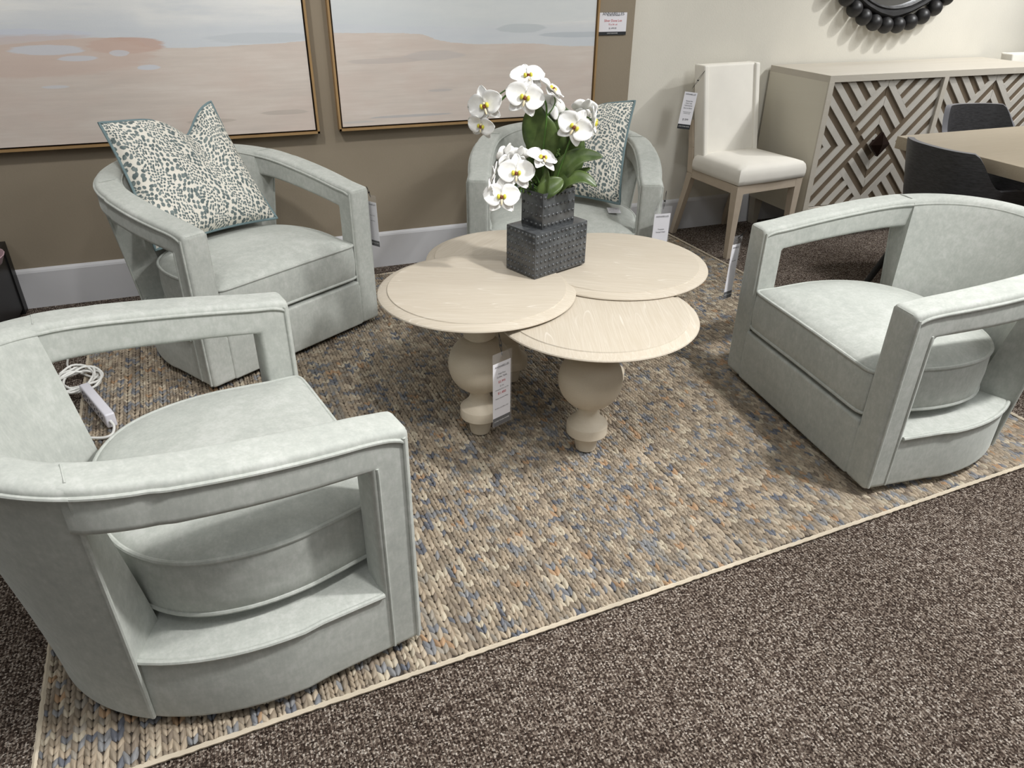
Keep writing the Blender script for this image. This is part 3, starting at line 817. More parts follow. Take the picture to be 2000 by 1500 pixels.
leaf([(0.868, 2.0, 0.78), (0.862, 2.008, 0.84), (0.845, 2.012, 0.89), (0.843, 2.02, 0.94)], 0.10, (-0.45, -0.85, 0.2), 0.1)
leaf([(0.890, 1.975, 0.705), (0.915, 1.96, 0.765), (0.955, 1.94, 0.800), (1.012, 1.91, 0.802)], 0.060, (-0.3, -0.7, 0.65), 0.25)
leaf([(0.890, 1.965, 0.695), (0.915, 1.94, 0.735), (0.955, 1.915, 0.745), (0.992, 1.897, 0.722)], 0.050, (-0.2, -0.6, 0.8), 0.25)
leaf([(0.895, 1.962, 0.70), (0.93, 1.955, 0.735), (0.965, 1.94, 0.755), (0.985, 1.93, 0.768)], 0.03, (-0.2, -0.4, 0.9), 0.35)
leaf([(0.842, 1.955, 0.690), (0.858, 1.948, 0.712), (0.885, 1.943, 0.728), (0.905, 1.945, 0.738)], 0.055, (-0.3, -0.8, 0.5), 0.3)
leaf([(0.850, 1.958, 0.686), (0.852, 1.955, 0.715), (0.857, 1.955, 0.745), (0.858, 1.96, 0.770)], 0.03, (-0.7, -0.7, 0.2), 0.4)
fb = MB(); rr = random.Random(11)
for c, R_, n in (((0.772, 1.985, 0.715), (0.035, 0.025, 0.022), 120), ((0.815, 1.988, 0.735), (0.026, 0.02, 0.026), 100), ((0.902, 1.99, 0.79), (0.014, 0.014, 0.028), 60), ((0.84, 1.99, 0.70), (0.03, 0.02, 0.014), 50)):
    for _ in range(n):
        d = Vector((rr.gauss(0, 1), rr.gauss(0, 1), rr.gauss(0, 1))).normalized()*rr.uniform(0.5, 1)
        fb.sphere(tuple(Vector(c)+Vector((d.x*R_[0], d.y*R_[1], d.z*R_[2]))-VC), rr.uniform(0.0022, 0.0042), 5, 4)
fo = fb.build('filler_berries', MOSS, orchid); fo['kind'] = 'stuff'
for pts in ([(0.86, 1.99, 0.686), (0.83, 1.99, 0.70), (0.79, 1.987, 0.712)], [(0.865, 1.99, 0.686), (0.84, 1.99, 0.71), (0.815, 1.988, 0.735)], [(0.885, 1.99, 0.68), (0.895, 1.99, 0.74), (0.902, 1.99, 0.79)]):
    stem(pts, 0.0014, 'filler_twig')
MB().box((0, 0, 0.222), (0.119, 0.080, 0.006)).build('soil', plain('dark_soil', srgb(34, 28, 24), 0.95), vase, smooth=False)

# ================================================================== WHITE DINING CHAIRS
def build_dining(root):
    # local: x 0..0.43 width, y 0 front -> 0.40 back (towards the wall)
    ws = 0.43
    for s, x in ((0, 0.024), (1, ws-0.024)):
        MB().bar((x, 0.024, 0.0), (x, 0.026, 0.365), 0.026, 0.026, 0.044, 0.044).build('leg', CHAIRW, root, smooth=False)
    for x, xo in ((0.040, -0.006), (ws-0.040, 0.006)):
        l = MB(); pts = [(x+xo, 0.470, 0.0), (x, 0.405, 0.26), (x, 0.385, 0.345), (x, 0.400, 0.47), (x, 0.425, 0.60)]
        for a, b, wa, wb in zip(pts, pts[1:], (0.026, 0.034, 0.040, 0.034), (0.034, 0.040, 0.034, 0.028)):
            l.bar(a, b, 0.030, wa, 0.030, wb)
        l.build('leg', CHAIRW, root, smooth=False)
    f = MB(); z = 0.345; t = 0.042
    f.bar((0.03, 0.018, z), (ws-0.03, 0.018, z), t, 0.026, side=(0, 0, 1)); f.bar((0.04, 0.39, z), (ws-0.04, 0.39, z), t, 0.022, side=(0, 0, 1))
    f.bar((0.016, 0.03, z), (0.040, 0.39, z), t, 0.024, side=(0, 0, 1)); f.bar((ws-0.016, 0.03, z), (ws-0.040, 0.39, z), t, 0.024, side=(0, 0, 1))
    f.build('seat_frame', CHAIRW, root, smooth=False)
    loop = [(0.0, 0.0), (ws/2, -0.006), (ws, 0.0), (ws-0.008, 0.20), (ws-0.018, 0.36), (ws/2, 0.362), (0.018, 0.36), (0.008, 0.20)]
    dn = []
    for i in range(len(loop)):
        a = Vector(loop[i]+(0,)); b = Vector(loop[(i+1) % len(loop)]+(0,))
        for k in range(6): dn.append(a.lerp(b, k/6))
    cen = Vector((ws/2, 0.18, 0)); vs = []; fs = []; m = len(dn)
    rings = [(0.96, 0.366), (1.0, 0.370), (1.012, 0.390), (1.010, 0.412), (0.985, 0.432), (0.93, 0.445), (0.80, 0.454), (0.5, 0.460), (0.1, 0.461)]
    for sc, zz in rings:
        for p in dn: q = cen+(p-cen)*sc; vs.append((q.x, q.y, zz))
    for i in range(len(rings)-1):
        for k in range(m): fs.append((i*m+k, i*m+(k+1) % m, (i+1)*m+(k+1) % m, (i+1)*m+k))
    fs += [tuple(range(m)), tuple((len(rings)-1)*m+k for k in range(m))]
    me_obj('seat_cushion', vs, fs, IVORY, root, True, 60)
    # upholstered back: slab with wing edges slightly proud of the front panel
    xl, xr = 0.030, ws-0.040; zt = 0.857
    def slab(x0, x1, d0, d1, zb, zt_, nm, bev):
        yb = lambda zz: 0.335+(zz-0.38)*0.19
        b = MB(); vs = []
        for zz in (zb, (zb+zt_)/2, zt_):
            y = yb(zz); vs += [(x0, y+d0, zz), (x1, y+d0, zz), (x1, y+d1, zz), (x0, y+d1, zz)]
        b.add(vs, [(0, 1, 2, 3), (8, 9, 10, 11)]+[(i*4+k, i*4+(k+1) % 4, (i+1)*4+(k+1) % 4, (i+1)*4+k) for i in range(2) for k in range(4)])
        o = b.build(nm, IVORY, root, smooth=False); bevel(o, bev, 3, 35); return o
    slab(xl+0.006, xr-0.006, -0.035, 0.030, 0.36, zt, 'backrest', 0.010)
    for x0, x1 in ((xl, xl+0.030), (xr-0.030, xr)): slab(x0, x1, -0.047, 0.032, 0.405, zt+0.001, 'back_wing', 0.009)
wc = thing('dining_chair', 'ivory upholstered dining chair with pale wood legs against the cream wall, left of the sideboard', 'chair', (2.262, 2.885, 0), 0.115, 'ivory dining chairs')
build_dining(wc)
wc2 = copy_tree(wc); wc2.location = (4.30, 2.895, 0); wc2.rotation_euler = (0, 0, 0.0)
wc2['label'] = 'ivory dining chair whose back top just shows beyond the right end of the sideboard'

# ================================================================== SIDEBOARD
def clip(poly, a, b, c):   # keep a*x+b*y+c >= 0
    out = []
    for i in range(len(poly)):
        p, q = poly[i], poly[(i+1) % len(poly)]
        dp = a*p[0]+b*p[1]+c; dq = a*q[0]+b*q[1]+c
        if dp >= 0: out.append(p)
        if (dp >= 0) != (dq >= 0):
            k = dp/(dp-dq); out.append((p[0]+(q[0]-p[0])*k, p[1]+(q[1]-p[1])*k))
    return out
def build_sideboard():
    XL, XR, YF, YB, ZT, ZB = 2.745, 4.236, 2.955, 3.395, 0.832, 0.150
    root = thing('sideboard', 'long whitewashed wood sideboard with four chevron relief doors against the cream wall', 'sideboard', (XL, YF, 0))
    L = XR-XL; D = YB-YF
    t = 0.030
    MB().box((L/2, D/2, ZT-t/2), (L, D, t)).build('top', SBW, root, smooth=False)
    for x in (t/2, L-t/2):
        MB().box((x, D/2, (ZT-t+ZB)/2), (t, D, ZT-t-ZB)).build('side_panel', SBSIDE, root, smooth=False)
    # front edge of the case frame: stiles and rails
    f = MB()
    for x in (t/2, L-t/2): f.box((x, 0.004, (ZT-t+ZB)/2), (t+0.001, 0.010, ZT-t-ZB))
    f.box((L/2, 0.011, ZB+0.022), (L-2*t, 0.022, 0.044))
    f.build('face_frame', SBW, root, smooth=False)
    dw = 0.3515; xs = [t, t+dw, t+2*dw+0.029, t+3*dw+0.029]
    MB().box((t+2*dw+0.0145, 0.011, (ZT-t+ZB)/2), (0.029, 0.022, ZT-t-ZB)).build('center_stile', SBW, root, smooth=False)
    MB().box((L/2, D-0.01, (ZT-t+ZB)/2), (L-2*t, 0.012, ZT-t-ZB)).build('back_panel', SBSIDE, root, smooth=False)
    MB().box((L/2, D/2, ZB+0.012), (L-2*t, D-0.02, 0.02)).build('bottom_panel', SBSIDE, root, smooth=False)
    for x, y in ((0.03, 0.03), (L-0.03, 0.03), (0.03, D-0.03), (L-0.03, D-0.03)):
        MB().bar((x, y, 0.0), (x, y, ZB), 0.036, 0.036, 0.052, 0.052).build('leg', SBW, root, smooth=False)
    z0, z1 = ZB+0.046, ZT-t-0.001; zc = (z0+z1)/2; hh = (z1-z0)/2
    p0 = 0.0915; lw = 0.0455
    for i, x0 in enumerate(xs):
        door = MB().box((dw/2, 0.026, zc), (dw-0.003, 0.016, z1-z0-0.003)).build('door', RECESS, root, smooth=False)
        door.location = (x0, 0, 0)
        flip = (i % 2 == 1)
        polys = []
        quad = [(0.001, 0.0), (dw-0.001, 0.0), (dw-0.001, hh-0.002), (0.001, hh-0.002)]
        seam = dw
        # region C: left chevrons
        for k in range(-3, 0):
            q = clip(clip(quad, 1, 1, -(0.303+p0*k)), -1, -1, 0.303+lw+p0*k); polys.append(q)
        # region T: strips running down from the top rail onto the band
        for k in range(0, 6):
            q = clip(clip(quad, 1, 1, -(0.303+p0*k)), -1, -1, 0.303+lw+p0*k); q = clip(q, -1, 1, 0.034) if q else q; polys.append(q)
        # region M: bands of the central diamond
        for lo, hi in ((-0.076, -0.033), (-0.167, -0.124), (-0.258, -0.215), (-0.349, -0.306)):
            q = clip(clip(quad, -1, 1, -lo), 1, -1, hi)
            q = clip(q, 1, 1, -0.303 if lo > -0.1 else -0.300) if q else q; polys.append(q)
        b = MB()
        for q in polys:
            if not q or len(q) < 3: continue
            for sy in (1, -1):
                pts = [((dw-a) if flip else a, zc+sy*bb) for a, bb in q]
                n = len(pts); vs = [(a, 0.0185, bb) for a, bb in pts]+[(a, 0.0115, bb) for a, bb in pts]
                b.add(vs, [tuple(range(n)), tuple(range(n, 2*n))]+[(j, (j+1) % n, (j+1) % n+n, j+n) for j in range(n)])
        b.build('relief_slats', INLAY, door, smooth=False)
        # half of a faceted diamond pull
        s = 1 if not flip else -1; xe = dw-0.001 if not flip else 0.001; r = 0.060
        hd = MB()
        hv = [(xe, -0.030, zc+r), (xe-s*r, -0.030, zc), (xe, -0.030, zc-r), (xe, -0.042, zc), (xe, -0.016, zc+r), (xe-s*r, -0.016, zc), (xe, -0.016, zc-r)]
        hd.add(hv, [(0, 1, 3), (1, 2, 3), (0, 4, 5, 1), (1, 5, 6, 2), (4, 5, 6), (0, 3, 2, 6, 4)])
        hd.tube([(xe-s*0.012, -0.017, zc+0.012), (xe-s*0.012, 0.019, zc+0.012)], 0.006, 8)
        hd.tube([(xe-s*0.012, -0.017, zc-0.012), (xe-s*0.012, 0.019, zc-0.012)], 0.006, 8)
        hd.build('handle', BRONZE, door, smooth=False)
build_sideboard()

# ================================================================== MIRROR
def build_mirror():
    c = Vector((3.466, WY2, 1.512)); root = thing('wall_mirror', 'round mirror in a carved black frame ringed with black beads, above the sideboard', 'mirror', tuple(c))
    Rx = Matrix.Rotation(PI/2, 3, 'X')
    fr = MB(); n = 96
    prof = [(0.412, 0.010), (0.412, 0.030), (0.422, 0.036), (0.428, 0.030), (0.436, 0.042), (0.452, 0.046), (0.464, 0.038), (0.474, 0.020), (0.474, 0.002)]
    vs = []; fs = []
    for k in range(n):
        a = 2*PI*k/n
        corner = 1+0.030*abs(math.sin(4*a))*1.0
        for r, d in prof:
            rr_ = r if r < 0.43 else 0.428+(r-0.428)*(1.2-0.45*abs(math.sin(4*a)))
            d2 = d+(0.0018*math.sin(k*2.0) if 0.40 < r < 0.46 else 0)
            vs.append((rr_*math.cos(a), -d2, rr_*math.sin(a)))
    m = len(prof)
    for k in range(n):
        for j in range(m): fs.append((k*m+j, k*m+(j+1) % m, ((k+1) % n)*m+(j+1) % m, ((k+1) % n)*m+j))
    me_obj('frame', vs, fs, plain('black_carved_wood', srgb(30, 29, 30), 0.5, var=0.3), root, True, 35)
    g = MB().lathe([(0.42, 0.006), (0.42, 0.012), (0.30, 0.0121), (0.001, 0.0122)], (0, 0, 0), 64, 0, Rx)
    gt = NT('mirror_silver'); gt.b.inputs['Metallic'].default_value = 1; gt.b.inputs['Roughness'].default_value = 0.02
    gt.b.inputs['Base Color'].default_value = (0.85, 0.86, 0.88, 1)
    g.build('glass', gt.m, root, sharp=20)
    bm_ = plain('black_bead_wood', srgb(28, 27, 28), 0.45, var=0.3)
    nb = 38
    proto = MB().sphere((0, 0, 0), 0.0405, 20, 14).build('bead', bm_, root)
    for k in range(nb):
        o = proto if k == 0 else proto.copy()
        if k: COL.objects.link(o)
        o.parent = root; a = 2*PI*(k+0.5)/nb-PI/2; o.location = (0.503*math.cos(a), -0.041, 0.503*math.sin(a))
build_mirror()

# ================================================================== DINING TABLE AND BLACK CHAIRS
def build_dining_table():
    xa, xb, ya, yb, zt, th = 2.425, 4.45, 1.15, 2.200, 0.720, 0.046
    root = thing('dining_table', 'rectangular oak dining table with a thick plank top and black base at the right edge', 'dining table', ((xa+xb)/2, (ya+yb)/2, 0))
    LX, LY = xb-xa, yb-ya
    tp = MB().box((0, 0, zt-th/2), (LX, LY, th)).build('tabletop', DINEW, root, smooth=False); bevel(tp, 0.004, 2)
    for sx in (-1, 1):
        for s in (-1, 1):
            MB().bar((sx*0.62, s*0.40, 0.0), (sx*0.48, -s*0.10, zt-th), 0.05, 0.05).build('leg', BLKMETAL, root, smooth=False)
    MB().bar((-0.70, 0, 0.60), (0.70, 0, 0.60), 0.05, 0.05, side=(0, 0, 1)).build('crossbar', BLKMETAL, root, smooth=False)
build_dining_table()
def build_shell_chair(root, w=0.200, d=0.220, zs=0.36, zt=0.748, za=0.630):
    # local: faces +x, curved shell wraps the rear
    n = 40; inner = []; vs = []; fs = []
    for i in range(n+1):
        a = math.radians(-112+224*i/n)
        aa = abs(math.degrees(a))
        k = min(1, max(0, (aa-38)/36)); k = k*k*(3-2*k)
        top = zt+(za-zt)*k-0.03*max(0, (aa-90)/22)
        ux, uy = -math.cos(a), math.sin(a)
        if abs(a) > PI/2: px, py = d*0.9*ux*1.35, w*math.copysign(1, uy)*(abs(uy)**0.3)
        else: px, py = d*math.copysign(abs(ux)**0.8, ux), w*math.copysign(abs(uy)**0.75, uy)
        nrm_ = Vector((px/d, py/w, 0)).normalized()
        col = []
        for zz, off in ((zs-0.03, -0.075), (zs+0.05, -0.048), (zs+(top-zs)*0.5, -0.020), (top-0.002, 0.012)):
            col.append(Vector((px, py, zz))+nrm_*off)
        col2 = [c-nrm_*0.022 for c in col]
        vs += col+col2[::-1]
    m = 8
    fm = []
    for i in range(n):
        for j in range(m):
            fs.append((i*m+j, i*m+(j+1) % m, (i+1)*m+(j+1) % m, (i+1)*m+j)); fm.append(1 if j == 3 else 0)
    for e in (0, n): fs.append(tuple(e*m+k for k in range(m))); fm.append(1)
    me_obj('shell', vs, fs, CHARCOAL, root, True, 45, mats=[CHARCOAL, CHEDGE], fmats=fm)
    prof = [(0.150, zs-0.03), (0.162, zs-0.02), (0.172, zs), (0.168, zs+0.028), (0.14, zs+0.038), (0.001, zs+0.042)]
    MB().lathe(prof, (0.0, 0, 0), 36).build('seat_pad', BLKPAD, root)
    for sx, sy in ((1, 1), (1, -1), (-1, 1), (-1, -1)):
        MB().tube([(sx*0.225, sy*0.215, 0.0), (sx*0.13, sy*0.13, zs-0.025)], [0.010, 0.014], 10).build('leg', BLKMETAL, root)
s1 = thing('dining_armchair', 'charcoal curved-shell dining chair tucked in at the near-left end of the oak table', 'chair', (2.52, 1.915, 0), -0.06, 'charcoal shell chairs at the oak table')
build_shell_chair(s1)
s2 = copy_tree(s1); s2.location = (3.185, 2.35, 0); s2.rotation_euler = (0, 0, -PI/2-0.15)
s2['label'] = 'charcoal curved-shell dining chair between the oak table and the sideboard doors'

# ================================================================== PAINTINGS
def mat_painting(name, seed, hz, patches, streaks):
    """coordinates: object X/Z in metres; hz = polyline (x, z) of the waterline"""
    t = NT(name)
    tc = t.node('ShaderNodeTexCoord').outputs['Object']
    sp = t.node('ShaderNodeSeparateXYZ', {0: tc}); X, Z = sp.outputs[0], sp.outputs[2]
    st = t.node('ShaderNodeMapping', {0: tc, 1: (seed, 0, seed), 3: (1.6, 1, 14)}).outputs[0]
    st2 = t.node('ShaderNodeMapping', {0: tc, 1: (seed, 0, 0), 3: (5, 1, 90)}).outputs[0]
    n1 = t.noise(st, 1.6, 5, 0.6)[0]; n2 = t.noise(st2, 1.0, 4, 0.65)[0]
    n3 = t.noise(t.node('ShaderNodeMapping', {0: tc, 1: (seed*2, 0, 1), 3: (2.2, 1, 5)}).outputs[0], 1.3, 4, 0.6)[0]
    # waterline height from a float curve
    fc = t.n.new('ShaderNodeFloatCurve'); cv = fc.mapping.curves[0]
    xs = [p[0] for p in hz]; xa, xb = min(xs), max(xs); zs = [p[1] for p in hz]; za, zb = min(zs)-0.05, max(zs)+0.05
    pts = [((x-xa)/(xb-xa), (z-za)/(zb-za)) for x, z in hz]
    while len(cv.points) < len(pts): cv.points.new(0.5, 0.5)
    for cp, p in zip(cv.points, pts): cp.location = p
    fc.mapping.update()
    t.link(t.math('DIVIDE', t.math('SUBTRACT', X, xa), xb-xa, clamp=True), fc.inputs['Value'])
    line = t.math('ADD', t.math('MULTIPLY', fc.outputs[0], zb-za), za)
    d = t.math('SUBTRACT', Z, line)                      # >0 sea / sky
    dn = t.math('ADD', d, t.math('MULTIPLY', t.math('SUBTRACT', n2, 0.5), 0.014))
    sea = t.math('GREATER_THAN', dn, 0.0)
    sand = t.ramp(t.math('ADD', t.math('MULTIPLY', n1, 0.6), t.math('MULTIPLY', n2, 0.4)), [(0.3, srgb(198, 188, 180)), (0.5, srgb(209, 198, 189)), (0.7, srgb(218, 209, 201))])
    pinkm = t.ramp(n3, [(0.45, (0, 0, 0, 1)), (0.62, (1, 1, 1, 1))])
    sand = t.mix(t.math('MULTIPLY', pinkm, 0.35), sand, srgb(205, 186, 176))
    water = t.ramp(t.math('ADD', t.math('MULTIPLY', n1, 0.5), t.math('MULTIPLY', n3, 0.5)), [(0.32, srgb(202, 206, 210)), (0.48, srgb(218, 219, 219)), (0.6, srgb(227, 227, 225)), (0.72, srgb(234, 231, 224))])
    nearl = t.ramp(dn, [(0.0, (1, 1, 1, 1)), (0.055, (0.9, 0.9, 0.9, 1)), (0.11, (0, 0, 0, 1))])
    water = t.mix(t.math('MULTIPLY', nearl, 0.75), water, srgb(201, 206, 212))
    dash = t.ramp(n2, [(0.60, (0, 0, 0, 1)), (0.70, (1, 1, 1, 1))])
    water = t.mix(t.math('MULTIPLY', dash, 0.35), water, srgb(214, 216, 212))
    col = t.mix(sea, sand, water)
    for (px, pz, rx, rz, c, amt) in patches:
        ex = t.math('DIVIDE', t.math('SUBTRACT', X, px), rx); ez = t.math('DIVIDE', t.math('SUBTRACT', Z, pz), rz)
        rr_ = t.math('ADD', t.math('MULTIPLY', ex, ex), t.math('MULTIPLY', ez, ez))
        rr_ = t.math('ADD', rr_, t.math('MULTIPLY', t.math('SUBTRACT', n2, 0.5), 1.2))
        mk = t.ramp(rr_, [(0.75, (1, 1, 1, 1)), (1.0, (0, 0, 0, 1))])
        col = t.mix(t.math('MULTIPLY', mk, amt), col, c)
    weave = t.noise(t.node('ShaderNodeMapping', {0: tc, 3: (900, 900, 900)}).outputs[0], 1.0, 1)[0]
    t.link(col, t.b.inputs['Base Color'])
    t.b.inputs['Roughness'].default_value = 0.6
    t.b.inputs['Specular IOR Level'].default_value = 0.25
    t.bump(t.math('ADD', weave, n2), 0.25, 0.0012)
    return t.m
FRAMEG = plain('gilt_oak_frame', srgb(172, 140, 98), 0.4, 0.25, var=0.10)
FRAMEI = plain('frame_dark_rebate', srgb(30, 22, 16), 0.6)
def painting(label, xa, xb, za, zb, mat):
    root = thing('framed_painting', label, 'painting', ((xa+xb)/2, WY, za), 0, 'framed seascape paintings')
    w_, h_ = xb-xa, zb-za; fw_ = 0.009; dep = 0.043
    f = MB()
    for x in (-w_/2+fw_/2, w_/2-fw_/2): f.box((x, -dep/2, h_/2), (fw_, dep, h_))
    for z in (fw_/2, h_-fw_/2): f.box((0, -dep/2, z), (w_, dep, fw_))
    f.build('frame', FRAMEG, root, smooth=False)
    MB().box((0, -0.010, h_/2), (w_-2*fw_, 0.018, h_-2*fw_)).build('rebate', FRAMEI, root, smooth=False)
    g = 0.007
    o = MB().box((0, -0.027, h_/2), (w_-2*fw_-2*g, 0.022, h_-2*fw_-2*g)).build('canvas', mat, root, smooth=False)
    # canvas texture is laid out in wall coordinates
    me = o.data; off = Vector(((xa+xb)/2, 0, za))
    for v in me.vertices: v.co += off
    o.location = -off
PE = srgb(198, 170, 157); PB = srgb(206, 209, 216)
painting('gold-framed seascape painting with pinkish tidal pools, cropped by the left edge', -1.22, 0.4015, 0.638, 1.88,
         mat_painting('seascape_left', 1.7, [(-1.3, 0.995), (-0.68, 1.006), (-0.43, 1.022), (-0.25, 1.018), (-0.17, 0.985), (0.10, 0.985), (0.39, 0.998)],
                      [(-0.27, 0.995, 0.14, 0.030, PE, 0.9), (-0.62, 1.035, 0.26, 0.022, srgb(202, 206, 216), 0.8), (0.22, 1.012, 0.22, 0.020, srgb(192, 197, 202), 0.6), (-0.58, 0.965, 0.42, 0.075, srgb(205, 184, 173), 0.6),
                       (-0.54, 0.985, 0.13, 0.018, PB, 0.85), (-0.44, 0.955, 0.07, 0.010, PB, 0.8), (-0.30, 0.970, 0.035, 0.012, PB, 0.75), (-0.21, 0.917, 0.042, 0.010, PB, 0.9), (-0.54, 0.86, 0.05, 0.006, PB, 0.7), (0.27, 0.73, 0.10, 0.010, srgb(176, 168, 160), 0.5), (-0.02, 0.71, 0.10, 0.010, srgb(178, 168, 158), 0.5)], None))
painting('gold-framed seascape painting with smooth pale blue sea, on the wall above the orchids', 0.485, 1.697, 0.642, 1.88,
         mat_painting('seascape_right', 6.3, [(0.48, 1.024), (0.70, 1.020), (0.86, 1.014), (0.94, 0.990), (1.05, 0.975), (1.35, 0.968), (1.52, 0.955), (1.70, 0.952)],
                      [(1.10, 1.12, 0.9, 0.085, srgb(208, 213, 214), 0.6), (0.92, 0.930, 0.14, 0.020, srgb(186, 181, 180), 0.45), (0.70, 0.915, 0.16, 0.012, srgb(186, 178, 174), 0.5), (0.94, 0.789, 0.06, 0.006, srgb(182, 178, 177), 0.6), (0.80, 0.690, 0.20, 0.006, srgb(178, 178, 180), 0.7), (0.56, 0.675, 0.08, 0.005, srgb(182, 182, 182), 0.5), (1.32, 1.03, 0.12, 0.02, srgb(184, 191, 194), 0.6), (1.6, 1.0, 0.2, 0.012, srgb(172, 180, 186), 0.5)], None))

# ================================================================== TAGS WITH WRITING
def text_mesh(txt, size, mat, parent, M_, align='CENTER', shear=0.0):
    cu = bpy.data.curves.new('text', 'FONT'); cu.body = txt; cu.size = size; cu.align_x = align; cu.align_y = 'CENTER'; cu.shear = shear
    cu.extrude = 0.00005; cu.resolution_u = 2
    tmp = bpy.data.objects.new('tmp_text', cu); COL.objects.link(tmp)
    dg = bpy.context.evaluated_depsgraph_get(); dg.update()
    me = bpy.data.meshes.new_from_object(tmp.evaluated_get(dg))
    bpy.data.objects.remove(tmp)
    me.transform(M_); me.materials.clear(); me.materials.append(mat)
    o = bpy.data.objects.new('printed_text', me); COL.objects.link(o); o.parent = parent
    return o
def price_tag(label, top, right, upv, W_, H_, lines, string_to=None, sleeve=True, band=0.13, name='price_tag', header=True, curl=0.0):
    """top = middle of the upper edge of the card; right / upv are the card's axes"""
    top, right, upv = Vector(top), Vector(right).normalized(), Vector(upv)
    upv = (upv-right*upv.dot(right)).normalized(); nr = right.cross(upv)
    root = thing(name, label, 'tag', tuple(top))
    B = Matrix((right, upv, nr)).transposed().to_4x4()
    def quad(x0, x1, y0, y1, z, mat, nm, th=0.0006):
        o = MB().box(((x0+x1)/2, (y0+y1)/2, z), (x1-x0, y1-y0, th)).build(nm, mat, root, smooth=False); o.data.transform(B); return o
    quad(-W_/2, W_/2, -H_, 0, 0, TAG_PAPER, 'card')
    if band: quad(-W_/2, W_/2, -H_, -H_*(1-band), 0.0004, TAG_BAND, 'footer_band')
    z = 0.0010
    if header: text_mesh('ANNABELLES', W_*0.135, TAG_INK, root, B@Matrix.Translation((0, -H_*0.06, z)))
    for yy, txt, sz, col in lines:
        text_mesh(txt, sz*W_, col, root, B@Matrix.Translation((0, -H_*yy, z)))
    if sleeve:
        quad(-W_/2-0.003, W_/2+0.003, -H_-0.002, H_*0.16, 0.0022, CLEAR, 'clear_sleeve', 0.0003)
    if string_to is not None:
        a = B@Vector((0, H_*0.10, 0.001)); b = Vector(string_to)-top
        sg = MB(); off = (b-a).cross(nr).normalized()*0.0035
        sg.tube([a, (a+b)/2+off, b], 0.0008, 5); sg.tube([a, (a+b)/2-off, b], 0.0008, 5)
        k = a.lerp(b, 0.45); sg.box(tuple(k), (0.006, 0.004, 0.005))
        sg.build('string', STRING, root)
    return root
I, RD, WH = TAG_INK, TAG_RED, TAG_WHITE
# coffee table tag
price_tag('price tag with red handwritten prices, hanging under the edge of the coffee table', (0.604, 1.632, 0.352), (0.93, 0.37, 0.0), (0.0, 0, 1), 0.064, 0.196,
          [(0.17, 'Petal Four', 0.10, I), (0.22, 'Coffee Table', 0.11, I), (0.30, '$2,995', 0.15, RD), (0.37, 'D: 41', 0.10, I), (0.42, 'Annabelles Price: $1,776', 0.075, I), (0.48, '$1,480', 0.17, RD), (0.56, 'Finish: Cerused White', 0.08, I), (0.72, '41.375 x 41.375 x 18.1', 0.085, I), (0.93, 'LOVE YOUR HOME', 0.10, WH)], (0.598, 1.640, 0.434))
price_tag('price tag hanging from the right arm post of the armchair with the pillow', (0.488, 2.735, 0.497), (0.55, -0.84, 0.0), (-0.03, 0.02, 1), 0.050, 0.172,
          [(0.3, 'Swivel Chair', 0.1, I), (0.42, 'Sage Velvet', 0.1, I), (0.93, 'LOVE YOUR HOME', 0.10, WH)], (0.478, 2.750, 0.552))
price_tag('white price tag in a clear sleeve on the right arm post of the rear armchair', (1.526, 2.366, 0.456), (0.98, -0.10, 0.0), (0.0, -0.02, 1), 0.066, 0.180,
          [(0.34, 'Trenton', 0.12, I), (0.40, 'Swivel Chair', 0.12, I), (0.62, 'Annabelles', 0.10, I), (0.68, 'Price: $1,995', 0.11, I), (0.93, 'LOVE YOUR HOME', 0.10, WH)], (1.548, 2.392, 0.535))
price_tag('price tag in a clear sleeve curling off the front post of the right armchair', (1.540, 1.925, 0.478), (0.90, 0.43, -0.12), (-0.06, 0.02, 1), 0.055, 0.185,
          [(0.3, 'Swivel Chair', 0.1, I), (0.93, 'LOVE YOUR HOME', 0.10, WH)], (1.556, 1.905, 0.530))
price_tag('grey price tag hanging by a black string from the ivory chair back', (2.180, 3.250, 0.742), (0.95, -0.2, -0.12), (0.12, 0.0, 1), 0.066, 0.172,
          [(0.24, 'Dining Side', 0.12, I), (0.30, 'Chair with', 0.12, I), (0.36, 'Upholstered', 0.12, I), (0.43, 'Seat and Back', 0.12, I), (0.53, 'Performance Linen', 0.08, I), (0.57, 'Driftwood Legs', 0.08, I), (0.74, '$ 599', 0.2, I), (0.93, 'LOVE YOUR HOME', 0.10, WH)], (2.250, 3.262, 0.836), sleeve=False)
price_tag('small white care tag lying on the seat of the rear armchair beside the pillow', (1.487, 2.687, 0.394), (0.93, -0.34, 0.0), (-0.10, 0.35, 0.02), 0.052, 0.062,
          [(0.3, 'PLEASE ASK', 0.12, I), (0.55, 'FOR ASSISTANCE', 0.10, I), (0.8, 'care instructions', 0.09, I)], None, False, 0, 'care_tag', False)
price_tag('square paper price card with a black footer on the taupe wall right of the painting', (1.787, WY-0.004, 1.086), (1, 0, 0), (0, 0, 1), 0.142, 0.094,
          [(0.14, 'FINE FURNITURE   INTERIORS', 0.035, I), (0.36, 'Silver Dune Lux', 0.10, TAG_RED), (0.53, '72 x 54  oil', 0.07, TAG_RED), (0.70, '$1,499.00', 0.07, I), (0.92, 'LOVE YOUR HOME', 0.045, WH)], None, False, 0.15, 'wall_price_card')

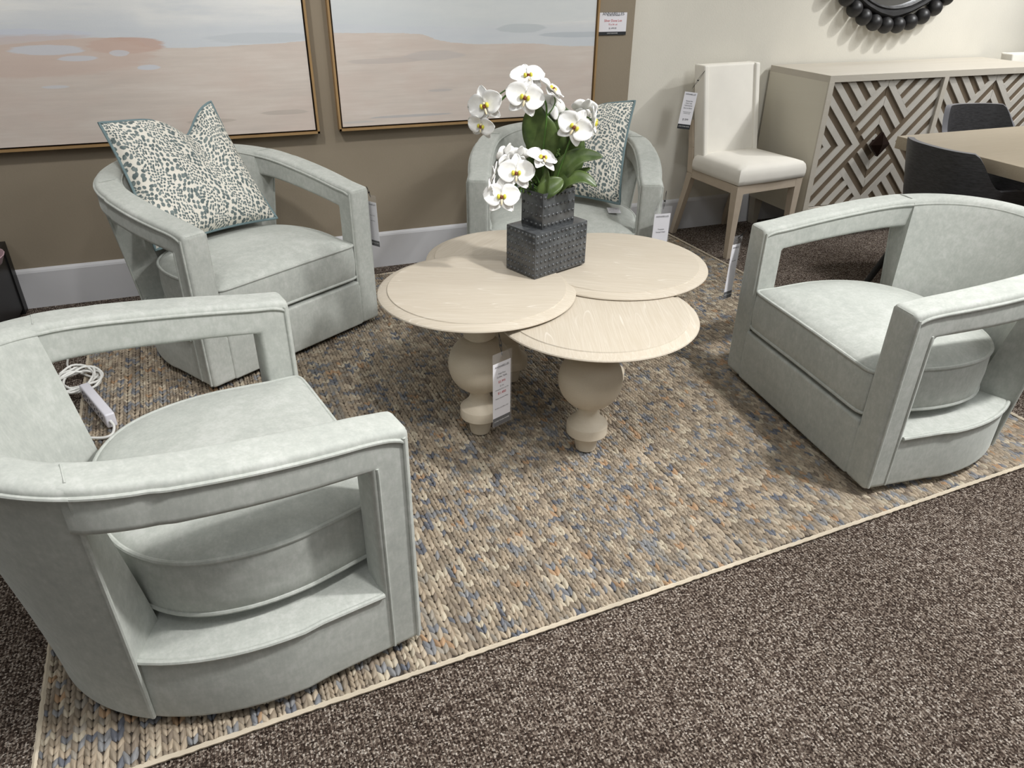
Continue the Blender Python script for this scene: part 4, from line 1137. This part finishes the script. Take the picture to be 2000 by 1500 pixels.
# ================================================================== POWER STRIP AND CORD
ps = thing('power_strip', 'white power strip lying on the rug edge behind the nearest armchair', 'power strip', (-0.507, 2.335, 0.018), math.radians(-68))
bd = MB().box((0, 0, 0.026), (0.255, 0.030, 0.048)).build('housing', WHITEPL, ps, smooth=False); bevel(bd, 0.006, 3)
sk = MB()
for i in range(6):
    for dz in (-0.008, 0.008):
        sk.box((-0.095+i*0.036, -0.0155, 0.028+dz), (0.004, 0.001, 0.008))
    sk.box((-0.085+i*0.036, -0.0155, 0.028), (0.004, 0.001, 0.004))
sk.build('outlets', plain('outlet_slots', srgb(70, 70, 78), 0.6), ps, smooth=False)
cord = MB(); pts = []
rr = random.Random(2)
cx, cy = -0.585, 2.545
for i in range(66):
    a = i*0.62; r = 0.052+0.012*math.sin(i*0.9)
    pts.append((cx+r*1.15*math.cos(a), cy+r*1.5*math.sin(a), 0.031+0.018*(i/66)+0.006*math.sin(i*1.7)))
cord.tube(catmull([(-0.66, 2.86, 0.004), (-0.655, 2.78, 0.005), (-0.635, 2.70, 0.010)]+pts, 3), 0.0038, 7)
o = cord.build('coiled_cord', CORDW); tag(o, 'bundle of coiled white extension cord on the rug edge behind the nearest armchair', 'cord')
c2 = MB().tube(catmull([(-0.462, 2.215, 0.045), (-0.452, 2.195, 0.035), (-0.458, 2.170, 0.024), (-0.480, 2.160, 0.022), (-0.52, 2.170, 0.024)], 5), 0.0042, 8).build('cord_loop', CORDW)
tag(c2, 'short white cord looping out of the near end of the power strip', 'cord')

# ================================================================== LEFT EDGE FURNITURE
sd = thing('side_table', 'black side table against the taupe wall at the far left edge', 'side table', (-1.095, 3.16, 0))
for x in (-0.20, 0.20):
    for y in (-0.17, 0.17):
        MB().bar((x, y, 0), (x, y, 0.275), 0.05, 0.05).build('leg', BLKMETAL, sd, smooth=False)
MB().box((0, 0, 0.285), (0.45, 0.39, 0.02)).build('tabletop', BLKMETAL, sd, smooth=False)
for y in (-0.18, 0.18): MB().box((0, y, 0.15), (0.42, 0.02, 0.25)).build('side_panel', BLKMETAL, sd, smooth=False)
for x in (-0.21, 0.21): MB().box((x, 0, 0.15), (0.02, 0.36, 0.25)).build('end_panel', BLKMETAL, sd, smooth=False)
bk = MB().lathe([(0.09, 0.0), (0.12, 0.02), (0.135, 0.07), (0.132, 0.072), (0.11, 0.02), (0.001, 0.015)], (0, 0, 0), 24)
o = bk.build('pink_dish', plain('dusty_pink', srgb(176, 148, 156), 0.5)); o.location = (-0.94, 3.04, 0.2955); o.scale = (1, 1, 0.62)
tag(o, 'dusty pink dish on the black side table at the far left edge', 'dish')
lp = MB().sphere((0, 0, 0.05), 0.075, 20, 14, 0, (1, 1, 1.15)).build('grey_stone', plain('grey_green_stone', srgb(120, 126, 118), 0.6)); lp.location = (-0.93, 3.04, 0.345)
tag(lp, 'grey-green rounded ornament sitting in the pink dish at the left edge', 'ornament')
